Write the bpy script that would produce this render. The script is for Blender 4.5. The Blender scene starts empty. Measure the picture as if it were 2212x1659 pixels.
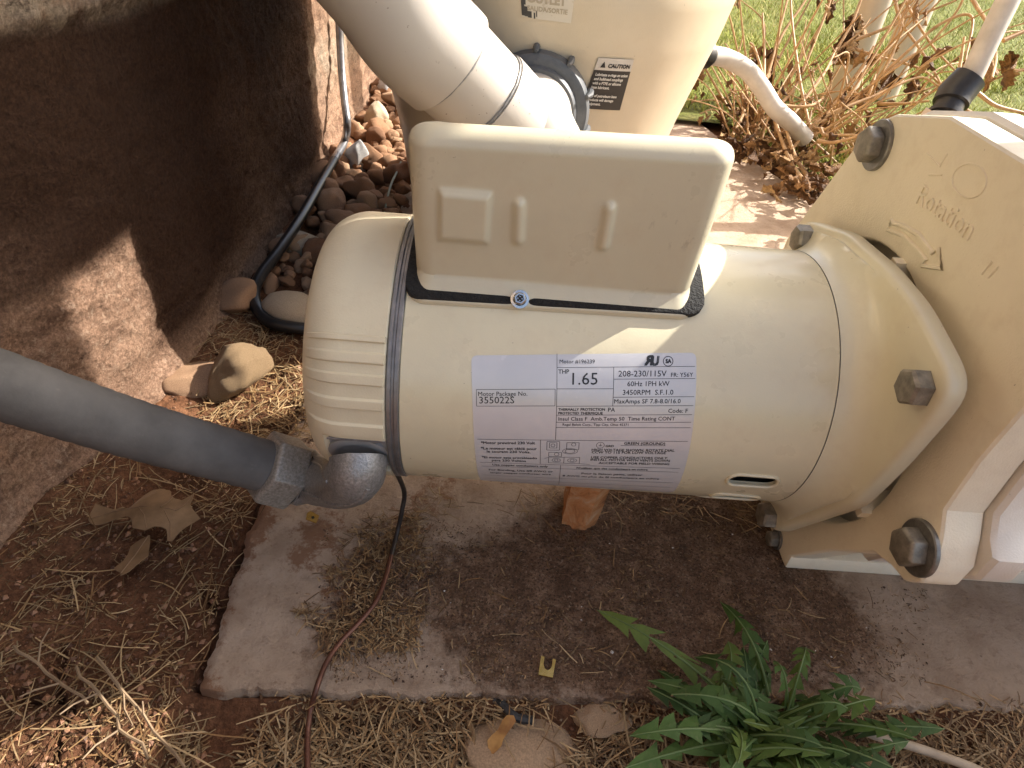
import bpy, bmesh, math, random
import numpy as np
from mathutils import Vector, Matrix, noise

random.seed(7)
rng = np.random.default_rng(11)
C = bpy.context.scene.collection
SC = bpy.context.scene
PI = math.pi

# ------------------------------------------------------------------ camera
# world: X along the motor shaft, Y away from the camera, Z up, pad top at z = 0
CAM_H = 0.385
CAM_R = Vector((0.99660855, 0.02420892, 0.07864689))
CAM_U = Vector((-0.07675194, 0.61812073, 0.78232723))
CAM_F = Vector((0.02967398, 0.78571031, -0.61788249))
FPX = 1382.585
cam_d = bpy.data.cameras.new('camera')
cam = bpy.data.objects.new('camera', cam_d)
C.objects.link(cam)
m = Matrix.Identity(4)
for i in range(3):
    m[i][0] = CAM_R[i]; m[i][1] = CAM_U[i]; m[i][2] = -CAM_F[i]
m[0][3], m[1][3], m[2][3] = 0.0, 0.0, CAM_H
cam.matrix_world = m
cam_d.sensor_fit = 'HORIZONTAL'
cam_d.sensor_width = 36.0
cam_d.lens = 36.0 * FPX / 2212.0
cam_d.clip_start = 0.01
cam_d.clip_end = 500.0
SC.camera = cam

# ------------------------------------------------------------------ light
SUN_EL, SUN_AZ = math.radians(36.0), math.radians(23.0)      # azimuth from +X towards +Y
SUNV = Vector((math.cos(SUN_EL) * math.cos(SUN_AZ), math.cos(SUN_EL) * math.sin(SUN_AZ), math.sin(SUN_EL)))
world = bpy.data.worlds.new('World')
SC.world = world
world.use_nodes = True
wn = world.node_tree.nodes
sky = wn.new('ShaderNodeTexSky')
sky.sky_type = 'NISHITA'
sky.sun_disc = False
sky.sun_elevation = SUN_EL
sky.sun_rotation = PI / 2 - SUN_AZ
sky.air_density = 1.0
sky.dust_density = 4.5
sky.ozone_density = .6
bg = wn['Background']
bg.inputs['Strength'].default_value = 0.13
world.node_tree.links.new(sky.outputs['Color'], bg.inputs['Color'])
sun_d = bpy.data.lights.new('sun', 'SUN')
sun_d.energy = 5.0
sun_d.angle = math.radians(0.53)
sun_d.color = (1.0, 0.945, 0.87)
sun = bpy.data.objects.new('sun', sun_d)
C.objects.link(sun)
sun.location = (3, 3, 4)
sun.rotation_euler = SUNV.to_track_quat('Z', 'Y').to_euler()
vs = SC.view_settings
vs.view_transform = 'Standard'
vs.look = 'None'
vs.exposure = 1.40
vs.gamma = 1.0
vs.use_curve_mapping = False

# ------------------------------------------------------------------ helpers
def sight(u, v):
    """direction of the line of sight through a point of the 2212 x 1659 survey picture"""
    return CAM_F + CAM_R * ((u - 1106.0) / FPX) - CAM_U * ((v - 829.5) / FPX)
EYE = Vector((0, 0, CAM_H))
def on_z(u, v, z=0.0):
    d = sight(u, v); return EYE + d * ((z - CAM_H) / d.z)
def on_y(u, v, y):
    d = sight(u, v); return EYE + d * (y / d.y)
def on_x(u, v, x):
    d = sight(u, v); return EYE + d * (x / d.x)
def at_d(u, v, depth):
    return EYE + sight(u, v) * depth
AY, AZ = 0.34337, 0.13877            # shaft axis
def radial(x, deg, r):
    a = math.radians(deg)
    return Vector((x, AY + r * math.cos(a), AZ + r * math.sin(a)))
def on_cyl(u, v, R):
    d = sight(u, v); oy, oz = -AY, CAM_H - AZ
    a = d.y * d.y + d.z * d.z; b = 2 * (d.y * oy + d.z * oz); c = oy * oy + oz * oz - R * R
    t = (-b - math.sqrt(max(0, b * b - 4 * a * c))) / 2 / a
    p = EYE + d * t
    return p.x, math.degrees(math.atan2(p.z - AZ, p.y - AY)) % 360

class MB:
    def __init__(s): s.v = []; s.f = []; s.mi = []; s.cur = 0; s.vc = None
    def add(s, vs, fs):
        b = len(s.v); s.v += [tuple(p) for p in vs]
        s.f += [tuple(i + b for i in f) for f in fs]; s.mi += [s.cur] * len(fs)
    def grid(s, rows, close_u=False, close_v=False, cap0=False, cap1=False):
        nv, nu = len(rows), len(rows[0]); vs = [p for r in rows for p in r]; fs = []
        for j in range(nv if close_v else nv - 1):
            j2 = (j + 1) % nv
            for i in range(nu if close_u else nu - 1):
                i2 = (i + 1) % nu
                fs.append((j * nu + i, j * nu + i2, j2 * nu + i2, j2 * nu + i))
        if cap0: fs.append(tuple(reversed(range(nu))))
        if cap1: fs.append(tuple((nv - 1) * nu + i for i in range(nu)))
        s.add(vs, fs)
    def box(s, lo, hi):
        x0, y0, z0 = lo; x1, y1, z1 = hi
        s.add([(x0,y0,z0),(x1,y0,z0),(x1,y1,z0),(x0,y1,z0),(x0,y0,z1),(x1,y0,z1),(x1,y1,z1),(x0,y1,z1)],
              [(0,3,2,1),(4,5,6,7),(0,1,5,4),(1,2,6,5),(2,3,7,6),(3,0,4,7)])
    def tube(s, pts, rad, n=12, cap=True, closed=False, prof=None):
        pts = [Vector(p) for p in pts]; k = len(pts)
        if not hasattr(rad, '__len__'): rad = [rad] * k
        tg = []
        for i in range(k):
            if closed: t = pts[(i + 1) % k] - pts[i - 1]
            else: t = pts[min(i + 1, k - 1)] - pts[max(i - 1, 0)]
            tg.append(t.normalized())
        ref = Vector((0, 0, 1)) if abs(tg[0].z) < .9 else Vector((1, 0, 0))
        nrm = (ref - tg[0] * ref.dot(tg[0])).normalized(); rows = []
        for i in range(k):
            nrm = (nrm - tg[i] * nrm.dot(tg[i])).normalized(); bn = tg[i].cross(nrm); row = []
            for j in range(n):
                a = 2 * PI * j / n; q = prof[j] if prof else 1.0
                row.append(pts[i] + (nrm * math.cos(a) + bn * math.sin(a)) * rad[i] * q)
            rows.append(row)
        s.grid(rows, close_u=True, close_v=closed, cap0=cap and not closed, cap1=cap and not closed)
    def lathe(s, prof, org, axis, n=48, cap0=False, cap1=False, phase=0.0):
        axis = Vector(axis).normalized(); ref = Vector((0, 0, 1)) if abs(axis.z) < .9 else Vector((1, 0, 0))
        e1 = (ref - axis * ref.dot(axis)).normalized(); e2 = axis.cross(e1); org = Vector(org); rows = []
        for (h, r) in prof:
            rows.append([org + axis * h + (e1 * math.cos(2*PI*i/n + phase) + e2 * math.sin(2*PI*i/n + phase)) * r for i in range(n)])
        s.grid(rows, close_u=True, cap0=cap0, cap1=cap1)
    def prism(s, poly, fn, t0, t1):
        """poly: 2-D outline, fn(a, b, t) -> point"""
        n = len(poly)
        vs = [fn(a, b, t0) for a, b in poly] + [fn(a, b, t1) for a, b in poly]
        fs = [tuple(reversed(range(n))), tuple(range(n, 2 * n))] + [(i, (i + 1) % n, n + (i + 1) % n, n + i) for i in range(n)]
        s.add(vs, fs)
    def build(s, name, mat, parent=None, org=None, smooth=40.0):
        if parent is not None: o3 = Vector(ROOTS[parent.name])
        else: o3 = Vector(org) if org is not None else Vector((0, 0, 0))
        me = bpy.data.meshes.new(name)
        arr = np.array(s.v, dtype=float).reshape(-1, 3) - np.array(o3)
        me.from_pydata(arr.tolist(), [], s.f)
        for mt in (mat if isinstance(mat, (list, tuple)) else [mat]): me.materials.append(mt)
        if max(s.mi, default=0): me.polygons.foreach_set('material_index', s.mi)
        if smooth is not None:
            me.polygons.foreach_set('use_smooth', [True] * len(me.polygons))
            me.set_sharp_from_angle(angle=math.radians(smooth))
        else:
            me.polygons.foreach_set('use_smooth', [False] * len(me.polygons))
        me.update()
        ob = bpy.data.objects.new(name, me); C.objects.link(ob)
        ROOTS[ob.name] = tuple(o3)
        if parent is not None: ob.parent = parent
        else: ob.location = o3
        return ob
ROOTS = {}
def tag(o, label=None, cat=None, group=None, kind=None):
    if label: o['label'] = label
    if cat: o['category'] = cat
    if group: o['group'] = group
    if kind: o['kind'] = kind
    return o
def thing(name, loc, label, cat, group=None):
    o = bpy.data.objects.new(name, None); C.objects.link(o); o.location = loc
    o.empty_display_size = .05
    ROOTS[o.name] = tuple(loc)
    return tag(o, label, cat, group)
def fix_normals(o):
    bm = bmesh.new(); bm.from_mesh(o.data); bmesh.ops.recalc_face_normals(bm, faces=bm.faces); bm.to_mesh(o.data); bm.free()
    return o
def bevel(o, w, seg=2, ang=35):
    bm = bmesh.new(); bm.from_mesh(o.data)
    bmesh.ops.recalc_face_normals(bm, faces=bm.faces)
    ed = [e for e in bm.edges if len(e.link_faces) == 2 and e.calc_face_angle(0) > math.radians(ang)]
    bmesh.ops.bevel(bm, geom=ed, offset=w, segments=seg, profile=.6, affect='EDGES', clamp_overlap=True)
    bm.to_mesh(o.data); bm.free()
    o.data.polygons.foreach_set('use_smooth', [True] * len(o.data.polygons))
    o.data.set_sharp_from_angle(angle=math.radians(40)); return o
def catmull(pts, per=8, closed=False):
    P = [Vector(p) for p in pts]; n = len(P); out = []
    rngi = range(n) if closed else range(n - 1)
    for i in rngi:
        p0 = P[i - 1] if (closed or i > 0) else P[0] * 2 - P[1]
        p1 = P[i]; p2 = P[(i + 1) % n]
        p3 = P[(i + 2) % n] if (closed or i + 2 < n) else P[-1] * 2 - P[-2]
        for k in range(per):
            t = k / per
            out.append(.5 * ((2*p1) + (p2-p0)*t + (2*p0-5*p1+4*p2-p3)*t*t + (3*p1-p0-3*p2+p3)*t**3))
    if not closed: out.append(P[-1])
    return out
def nz(x, y, z=0.0, s=1.0): return noise.noise(Vector((x * s, y * s, z * s)))
def fbm(x, y, z=0.0, s=1.0, o=4):
    a, t = 1.0, 0.0
    for i in range(o):
        t += a * noise.noise(Vector((x * s, y * s, z * s + i * 7.3))); a *= .5; s *= 2.03
    return t
def smooth01(a, b, x):
    t = min(1.0, max(0.0, (x - a) / (b - a))); return t * t * (3 - 2 * t)

# ------------------------------------------------------------------ materials
class NT:
    def __init__(s, name):
        s.m = bpy.data.materials.new(name); s.m.use_nodes = True; s.t = s.m.node_tree
        s.b = s.t.nodes['Principled BSDF']; s.co = s.n('ShaderNodeTexCoord').outputs['Object']
    def n(s, t, **k):
        d = s.t.nodes.new(t)
        for a, b in k.items(): setattr(d, a, b)
        return d
    def l(s, a, b): s.t.links.new(a, b)
    def noise(s, scale, detail=4, rough=.55, vec=None, dist=0.0, stretch=None):
        d = s.n('ShaderNodeTexNoise'); d.inputs['Scale'].default_value = scale
        d.inputs['Detail'].default_value = detail; d.inputs['Roughness'].default_value = rough; d.inputs['Distortion'].default_value = dist
        v = vec or s.co
        if stretch:
            mp = s.n('ShaderNodeMapping'); mp.inputs['Scale'].default_value = stretch[:3]
            if len(stretch) > 3: mp.inputs['Rotation'].default_value = stretch[3:6]
            s.l(v, mp.inputs['Vector']); v = mp.outputs[0]
        s.l(v, d.inputs['Vector']); return d.outputs['Fac']
    def vor(s, scale, feat='F1'):
        d = s.n('ShaderNodeTexVoronoi', feature=feat); d.inputs['Scale'].default_value = scale
        s.l(s.co, d.inputs['Vector']); return d.outputs['Distance']
    def ramp(s, fac, stops):
        d = s.n('ShaderNodeValToRGB'); e = d.color_ramp.elements
        while len(e) < len(stops): e.new(.5)
        for i, (p, c) in enumerate(stops):
            e[i].position = p; e[i].color = (*c, 1) if hasattr(c, '__len__') else (c, c, c, 1)
        s.l(fac, d.inputs['Fac']); return d.outputs['Color']
    def mix(s, fac, a, b, mode='MIX'):
        d = s.n('ShaderNodeMix', data_type='RGBA', blend_type=mode)
        for i, v in ((0, fac), (6, a), (7, b)):
            if hasattr(v, 'is_output') or isinstance(v, bpy.types.NodeSocket): s.l(v, d.inputs[i])
            elif i == 0: d.inputs[0].default_value = v
            else: d.inputs[i].default_value = (*v, 1)
        return d.outputs[2]
    def attr(s, name):
        d = s.n('ShaderNodeAttribute', attribute_name=name); return d.outputs['Color'], d.outputs['Fac']
    def bump(s, fac, strength, dist, prev=None):
        d = s.n('ShaderNodeBump'); d.inputs['Strength'].default_value = strength; d.inputs['Distance'].default_value = dist
        s.l(fac, d.inputs['Height'])
        if prev is not None: s.l(prev, d.inputs['Normal'])
        return d.outputs[0]
    def done(s, col=None, rough=.5, nrm=None, metal=0.0, spec=.5, coat=0.0, coat_r=.1, sub=0.0):
        b = s.b
        if col is not None:
            if isinstance(col, bpy.types.NodeSocket): s.l(col, b.inputs['Base Color'])
            else: b.inputs['Base Color'].default_value = (*col, 1)
        if isinstance(rough, bpy.types.NodeSocket): s.l(rough, b.inputs['Roughness'])
        else: b.inputs['Roughness'].default_value = rough
        b.inputs['Metallic'].default_value = metal; b.inputs['Specular IOR Level'].default_value = spec
        b.inputs['Coat Weight'].default_value = coat; b.inputs['Coat Roughness'].default_value = coat_r
        if nrm is not None: s.l(nrm, b.inputs['Normal'])
        return s.m

def m_paint(name, base, rough=.28, peel=.12, spots=True, coat=.3, scuff=None):
    t = NT(name)
    big = t.noise(14, 3)
    col = t.ramp(big, [(.3, tuple(c * .95 for c in base)), (.7, tuple(min(1, c * 1.03) for c in base))])
    if spots:
        sp = t.ramp(t.noise(420, 2, .6), [(.735, 0.0), (.76, 1.0)])
        ms = t.ramp(t.noise(22, 2), [(.52, 0.0), (.68, 1.0)])
        f = t.mix(1.0, sp, ms, 'MULTIPLY')
        col = t.mix(f, col, (.20, .15, .09))
    dust = t.ramp(t.noise(55, 5, .65), [(.5, 0.0), (.85, .35)])
    col = t.mix(dust, col, (.50, .40, .27))
    if scuff:
        mp = t.n('ShaderNodeMapping'); mp.vector_type = 'POINT'; mp.inputs['Location'].default_value = tuple(-c for c in scuff)
        t.l(t.co, mp.inputs['Vector']); m2 = t.n('ShaderNodeVectorMath', operation='MULTIPLY'); m2.inputs[1].default_value = (38, 0, 75); t.l(mp.outputs[0], m2.inputs[0])
        ln = t.n('ShaderNodeVectorMath', operation='LENGTH'); t.l(m2.outputs[0], ln.inputs[0])
        near = t.ramp(ln.outputs['Value'], [(.2, 1.0), (.9, 0.0)])
        mk = t.ramp(t.noise(170, 6, .75, stretch=(1, 1, .5)), [(.54, 0.0), (.60, .6)])
        col = t.mix(t.mix(1.0, near, mk, 'MULTIPLY'), col, (.24, .20, .145))
    nr = t.bump(t.noise(900, 2), peel, .0004)
    nr = t.bump(t.noise(26, 2), .10, .004, nr)
    rg = t.ramp(t.noise(40, 4), [(.3, rough * .85), (.7, rough * 1.35)])
    return t.done(col, rg, nr, coat=coat, coat_r=.12)
ALMOND = (.66, .60, .42)
M = {}
M['paint'] = m_paint('almond_gloss_paint', ALMOND)
M['paint_flange'] = m_paint('almond_flange_paint', (.65, .605, .44), .4)
M['cover_paint'] = m_paint('almond_cover_paint', (.585, .535, .385), .3, .10, scuff=(-.062, -.045, .255))
M['bell_plastic'] = m_paint('almond_plastic', (.665, .595, .425), .42, .35, True, 0.0)
M['plate_plastic'] = m_paint('tan_textured_plastic', (.80, .735, .575), .55, .55, True, 0.0)
M['volute_plastic'] = m_paint('pale_volute_plastic', (.68, .64, .57), .5, .4, True, 0.0)
M['tank_plastic'] = m_paint('tan_tank_plastic', (.58, .495, .36), .36, .25, True, .1)

def m_pvc(name, base):
    t = NT(name)
    col = t.ramp(t.noise(9, 3), [(.3, tuple(c * .93 for c in base)), (.7, base)])
    sp = t.ramp(t.noise(260, 2, .6), [(.715, 0.0), (.745, 1.0)])
    ms = t.ramp(t.noise(11, 3), [(.45, 0.0), (.62, 1.0)])
    col = t.mix(t.mix(1.0, sp, ms, 'MULTIPLY'), col, (.16, .10, .06))
    smear = t.ramp(t.noise(34, 5, .7, dist=.6), [(.6, 0.0), (.8, .4)])
    col = t.mix(smear, col, (.50, .40, .29))
    return t.done(col, .36, t.bump(t.noise(160, 3), .08, .001))
M['pvc'] = m_pvc('painted_pvc', (.56, .51, .44))
M['pvc_pink'] = m_pvc('weathered_pvc', (.58, .485, .40))

def m_simple(name, c0, c1, scale, rough, metal=0.0, bump=.2, bscale=None, bd=.001, spec=.5, detail=5):
    t = NT(name)
    col = t.ramp(t.noise(scale, detail, .62), [(.3, c0), (.72, c1)])
    return t.done(col, rough, t.bump(t.noise(bscale or scale * 2, 4), bump, bd), metal=metal, spec=spec)
M['bolt'] = m_simple('weathered_zinc_steel', (.16, .145, .12), (.34, .31, .25), 190, .5, .55, .4, 500, .0006)
M['washer'] = m_simple('dark_zinc_washer', (.13, .125, .115), (.27, .26, .235), 160, .42, .6, .3, 400, .0005)
M['screw'] = m_simple('bright_zinc', (.55, .56, .55), (.72, .73, .70), 200, .22, .95, .2, 400, .0003)
M['band'] = m_simple('grey_band_metal', (.17, .17, .175), (.27, .27, .275), 120, .38, .6, .15, 500, .0004)
M['junction'] = m_simple('dull_grey_plate', (.26, .265, .27), (.36, .365, .37), 60, .45, .3, .1)
M['cast'] = m_simple('cast_zinc', (.17, .168, .162), (.36, .355, .345), 600, .42, .5, .45, 700, .0009, detail=8)
M['cast_nut'] = m_simple('cast_zinc_stained', (.19, .172, .14), (.40, .385, .35), 600, .48, .4, .45, 700, .0009, detail=8)
M['foam'] = m_simple('black_foam', (.006, .006, .006), (.018, .018, .018), 300, .85, 0, 1.0, 700, .002)
M['black_plastic'] = m_simple('black_plastic', (.010, .010, .011), (.022, .022, .023), 80, .38, 0, .15)
M['union'] = m_simple('grey_union_plastic', (.055, .06, .066), (.105, .112, .12), 70, .5, 0, .25, 200)
M['dark_void'] = m_simple('dark_motor_inside', (.012, .012, .013), (.03, .03, .03), 90, .7, .3)
M['black_rubber'] = m_simple('black_hose_rubber', (.009, .009, .01), (.02, .02, .02), 60, .33, 0, .1)
M['steel_wire'] = m_simple('bare_cable_sheath', (.12, .12, .13), (.3, .3, .31), 60, .3, .6)
M['brass'] = m_simple('bright_brass', (.62, .44, .12), (.80, .62, .24), 150, .25, .95, .1)
M['copper'] = m_simple('oxidised_copper', (.085, .04, .028), (.19, .085, .055), 70, .45, .6, .15)
M['groundwire_dark'] = m_simple('darkened_copper', (.03, .025, .023), (.06, .05, .045), 70, .5, .5)
M['hose_white'] = m_simple('white_flex_hose', (.40, .36, .31), (.56, .52, .46), 24, .45, 0, .1)
M['ink'] = NT('black_ink').done((.02, .02, .022), .45)
M['ink_white'] = NT('white_print').done((.62, .60, .55), .5)
M['ink_grey'] = NT('faded_print').done((.42, .36, .26), .55)
M['caulk'] = m_simple('grey_pvc_cement', (.12, .12, .12), (.3, .29, .27), 200, .5)
def m_conduit():
    t = NT('grey_flex_conduit')
    col = t.ramp(t.noise(26, 5, .6), [(.3, (.080, .075, .070)), (.72, (.145, .137, .127))])
    sm = t.ramp(t.noise(15, 5, .7, stretch=(1.6, .7, 1)), [(.55, 0.0), (.74, .55)])
    col = t.mix(sm, col, (.17, .16, .15))
    sc_ = t.ramp(t.noise(120, 5, .75, stretch=(.35, 1.2, 1, 0, .3, .5)), [(.62, 0.0), (.72, .3)])
    col = t.mix(sc_, col, (.21, .19, .165))
    nr = t.bump(t.noise(240, 3), .25, .0008)
    return t.done(col, .72, nr, spec=.3)
M['conduit'] = m_conduit()
def m_label():
    t = NT('silver_label_film')
    col = t.ramp(t.noise(18, 4), [(.35, (.58, .58, .59)), (.65, (.66, .655, .665))])
    st = t.ramp(t.noise(120, 4, .7), [(.66, 0.0), (.72, .5)])
    col = t.mix(st, col, (.72, .71, .72))
    return t.done(col, .24, t.bump(t.noise(60, 3), .06, .002), metal=.12, spec=.6)
M['nameplate'] = m_label()
def m_sticker(name, c):
    t = NT(name)
    return t.done(t.ramp(t.noise(60, 4), [(.3, tuple(x * .85 for x in c)), (.7, c)]), .4)
M['sticker_white'] = m_sticker('white_sticker', (.60, .56, .50))
M['sticker_black'] = m_sticker('black_sticker', (.035, .033, .032))
def m_outlet():
    t = NT('worn_outlet_sticker')
    f = t.ramp(t.noise(60, 5, .7), [(.40, 0.0), (.44, 1.0)])
    col = t.mix(f, (.52, .46, .36), (.60, .55, .45))
    return t.done(col, .45)
M['sticker_worn'] = m_outlet()

def m_wall():
    t = NT('clay_stained_stucco')
    big = t.noise(3.2, 5, .6)
    col = t.ramp(big, [(.28, (.34, .20, .13)), (.5, (.50, .31, .205)), (.75, (.60, .41, .285))])
    str_ = t.noise(60, 6, .7, stretch=(1, .35, 1.1, .6, 0, 0))
    col = t.mix(t.ramp(str_, [(.46, .0), (.62, .55)]), col, (.15, .08, .05))
    hi = t.ramp(t.noise(150, 6, .8), [(.54, 0.0), (.68, .7)])
    col = t.mix(hi, col, (.52, .40, .29))
    c, damp_shade = t.attr('damp_shade')
    col = t.mix(damp_shade, col, (.068, .034, .020))  # wall shade painted into the stucco colour together with damp stain
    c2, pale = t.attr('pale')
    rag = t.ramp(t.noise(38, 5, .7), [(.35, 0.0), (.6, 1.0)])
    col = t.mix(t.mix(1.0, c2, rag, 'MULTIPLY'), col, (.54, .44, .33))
    gr = t.ramp(t.noise(300, 7, .85), [(.38, .40), (.62, 1.35)])
    col = t.mix(.8, col, t.mix(1.0, col, gr, 'MULTIPLY'))
    pit = t.ramp(t.noise(110, 7, .8, stretch=(1, .5, 1, .6, 0, 0)), [(.34, .8), (.42, 0.0)])
    col = t.mix(pit, col, (.06, .03, .018))
    n1 = t.bump(t.noise(70, 9, .75, stretch=(1, .4, 1.0, .6, 0, 0)), 1.0, .022)
    n2 = t.bump(t.vor(170), .5, .005, n1)
    n3 = t.bump(t.noise(330, 6, .75), 1.0, .006, n2)
    return t.done(col, .93, n3, spec=.15)
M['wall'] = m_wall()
def m_dirt():
    t = NT('red_clay_dirt')
    col = t.ramp(t.noise(16, 6, .62), [(.28, (.080, .037, .019)), (.5, (.155, .070, .035)), (.74, (.245, .12, .062))])
    gr = t.ramp(t.noise(240, 8, .82), [(.40, .35), (.62, 1.15)])
    col = t.mix(.75, col, t.mix(1.0, col, gr, 'MULTIPLY'))
    pale = t.ramp(t.noise(620, 3, .7), [(.70, 0.0), (.76, .6)])
    col = t.mix(pale, col, (.42, .29, .19))
    n1 = t.bump(t.noise(70, 8, .68), .9, .006)
    n2 = t.bump(t.noise(420, 5, .7), .7, .0022, n1)
    return t.done(col, .95, n2, spec=.12)
M['dirt'] = m_dirt()
def m_concrete():
    t = NT('stained_concrete')
    base = t.ramp(t.noise(24, 6, .62), [(.28, (.40, .285, .20)), (.5, (.55, .415, .305)), (.74, (.65, .51, .395))])
    pits = t.ramp(t.vor(150), [(.05, 1.0), (.16, 0.0)])
    pm = t.ramp(t.noise(60, 3), [(.47, 0.0), (.6, .8)])
    base = t.mix(t.mix(1.0, pits, pm, 'MULTIPLY'), base, (.17, .11, .075))
    fl = t.ramp(t.noise(150, 9, .8), [(.52, 0.0), (.64, .5)])
    base = t.mix(fl, base, (.31, .205, .14))
    _, d = t.attr('soil')
    n = t.noise(85, 10, .8)
    ma = t.n('ShaderNodeMath', operation='MULTIPLY_ADD'); ma.inputs[1].default_value = 2.2; ma.inputs[2].default_value = -1.1
    t.l(n, ma.inputs[0])
    ad = t.n('ShaderNodeMath', operation='ADD'); t.l(d, ad.inputs[0]); t.l(ma.outputs[0], ad.inputs[1])
    f = t.ramp(ad.outputs[0], [(.25, 0.0), (.80, .92)])
    soil = t.ramp(t.noise(55, 10, .82), [(.34, (.050, .026, .015)), (.5, (.19, .105, .060)), (.66, (.44, .29, .19))])
    soil = t.mix(t.ramp(t.noise(520, 4, .8), [(.40, .9), (.50, 0.0)]), soil, (.028, .015, .009))
    soil = t.mix(t.ramp(t.noise(430, 3, .7), [(.58, 0.0), (.68, .8)]), soil, (.44, .32, .22))
    col = t.mix(f, base, soil)
    _, rd = t.attr('clay')
    r2 = t.n('ShaderNodeMath', operation='ADD'); t.l(rd, r2.inputs[0]); t.l(ma.outputs[0], r2.inputs[1])
    col = t.mix(t.ramp(r2.outputs[0], [(.42, 0.0), (.62, .75)]), col, (.27, .125, .06))
    n1 = t.bump(t.noise(95, 7, .7), .55, .004)
    n2 = t.bump(t.noise(300, 8, .82), 1.0, .0045, n1)
    return t.done(col, .93, n2, spec=.12)
M['concrete'] = m_concrete()
def m_col(name, rough=.7, sub=0.0, spec=.25, bs=300):
    t = NT(name)
    c, _ = t.attr('col')
    v = t.ramp(t.noise(bs, 3), [(.3, .8), (.7, 1.12)])
    return t.done(t.mix(1.0, c, v, 'MULTIPLY'), rough, spec=spec)
M['straw'] = m_col('dry_straw', .6)
M['grass'] = m_col('lawn_grass', .65, spec=.12)
def m_lawn():
    t = NT('lawn_turf')
    col = t.ramp(t.noise(9, 6, .7), [(.3, (.13, .15, .02)), (.5, (.20, .22, .04)), (.72, (.30, .28, .09))])
    v = t.ramp(t.noise(160, 5, .75), [(.35, .45), (.65, 1.25)])
    return t.done(t.mix(1.0, col, v, 'MULTIPLY'), .8, t.bump(t.noise(120, 6, .75), 1.0, .02), spec=.15)
M['lawn'] = m_lawn()
def m_stone(name, stops, scale=40, bump=.5, bs=90):
    t = NT(name)
    ob = t.n('ShaderNodeObjectInfo').outputs['Random']
    ml = t.n('ShaderNodeVectorMath', operation='ADD'); t.l(t.co, ml.inputs[0])
    sc = t.n('ShaderNodeMath', operation='MULTIPLY'); sc.inputs[1].default_value = 17.0; t.l(ob, sc.inputs[0])
    cb = t.n('ShaderNodeCombineXYZ'); t.l(sc.outputs[0], cb.inputs[0]); t.l(sc.outputs[0], cb.inputs[1]); t.l(cb.outputs[0], ml.inputs[1])
    base = t.ramp(ob, stops)
    v = t.ramp(t.noise(scale, 6, .65, vec=ml.outputs[0]), [(.3, .62), (.7, 1.25)])
    col = t.mix(1.0, base, v, 'MULTIPLY')
    return t.done(col, .8, t.bump(t.noise(bs, 6, .65, vec=ml.outputs[0]), bump, .004), spec=.25)
M['river'] = m_stone('river_stone', [(.0, (.16, .080, .042)), (.35, (.25, .135, .07)), (.7, (.32, .185, .105)), (1., (.38, .25, .15))])
M['tan_rock'] = m_stone('tan_rock', [(0, (.36, .24, .13)), (1, (.42, .29, .165))], 60, 1.0, 70)
M['pale_rock'] = m_stone('pale_rock', [(0, (.46, .36, .25)), (1, (.52, .42, .30))], 45, .7, 60)
M['white_rock'] = m_stone('white_rock', [(0, (.42, .42, .42)), (1, (.5, .49, .47))], 35, .5)
M['sandstone'] = m_stone('pink_sandstone', [(0, (.46, .31, .19)), (1, (.50, .34, .21))], 30, .7, 110)
def m_orange():
    t = NT('orange_sandstone')
    col = t.ramp(t.noise(42, 6, .7, dist=1.0), [(.32, (.22, .08, .028)), (.46, (.46, .19, .065)), (.56, (.50, .27, .13)), (.66, (.58, .47, .36))])
    return t.done(col, .8, t.bump(t.noise(90, 6), .6, .004))
M['orange_rock'] = m_orange()
def m_leaf(name, c0, c1, rough=.6, trans=0.0):
    t = NT(name)
    col = t.ramp(t.noise(70, 5, .6), [(.3, c0), (.7, c1)])
    t.b.inputs['Transmission Weight'].default_value = 0.0
    return t.done(col, rough, t.bump(t.noise(130, 4), .3, .0015), spec=.3)
M['oak'] = m_leaf('dry_oak_leaf', (.155, .092, .043), (.255, .155, .078))
M['vein'] = m_leaf('leaf_vein', (.19, .11, .055), (.25, .15, .08))
def m_dead():
    t = NT('dead_brown_leaf'); ob = t.n('ShaderNodeObjectInfo').outputs['Random']
    col = t.mix(1.0, t.ramp(ob, [(0, (.10, .048, .020)), (.4, (.22, .115, .048)), (.75, (.38, .215, .095)), (1, (.50, .33, .16))]), t.ramp(t.noise(6, 5, .6), [(.3, .65), (.7, 1.2)]), 'MULTIPLY')
    return t.done(col, .65, t.bump(t.noise(12, 5), .6, .04), spec=.2)
M['dead'] = m_dead()
M['stem'] = m_leaf('dry_stem', (.32, .18, .080), (.56, .37, .19))
def m_weed():
    t = NT('dandelion_green'); ob = t.n('ShaderNodeObjectInfo').outputs['Random']
    col = t.ramp(ob, [(0, (.026, .055, .012)), (.5, (.050, .092, .018)), (.85, (.085, .135, .028)), (1, (.10, .14, .03))])
    col = t.mix(1.0, col, t.ramp(t.noise(60, 5, .65), [(.3, .7), (.7, 1.2)]), 'MULTIPLY')
    dust = t.ramp(t.noise(220, 4, .7), [(.58, 0.0), (.75, .5)])
    return t.done(t.mix(dust, col, (.16, .12, .07)), .62, t.bump(t.noise(180, 4), .45, .0016), spec=.22)
M['dandelion'] = m_weed()
M['dandelion_rib'] = m_leaf('dandelion_midrib', (.085, .135, .042), (.13, .18, .065), .5)
M['twig_black'] = m_simple('charred_twig', (.01, .01, .01), (.03, .028, .026), 90, .7)
M['twig'] = m_simple('brown_twig', (.13, .082, .045), (.27, .185, .105), 60, .7)
M['stick'] = m_simple('pale_stick', (.30, .235, .16), (.42, .34, .24), 60, .7)
M['siding'] = m_simple('painted_siding', (.52, .45, .36), (.60, .53, .44), 12, .7)

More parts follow.
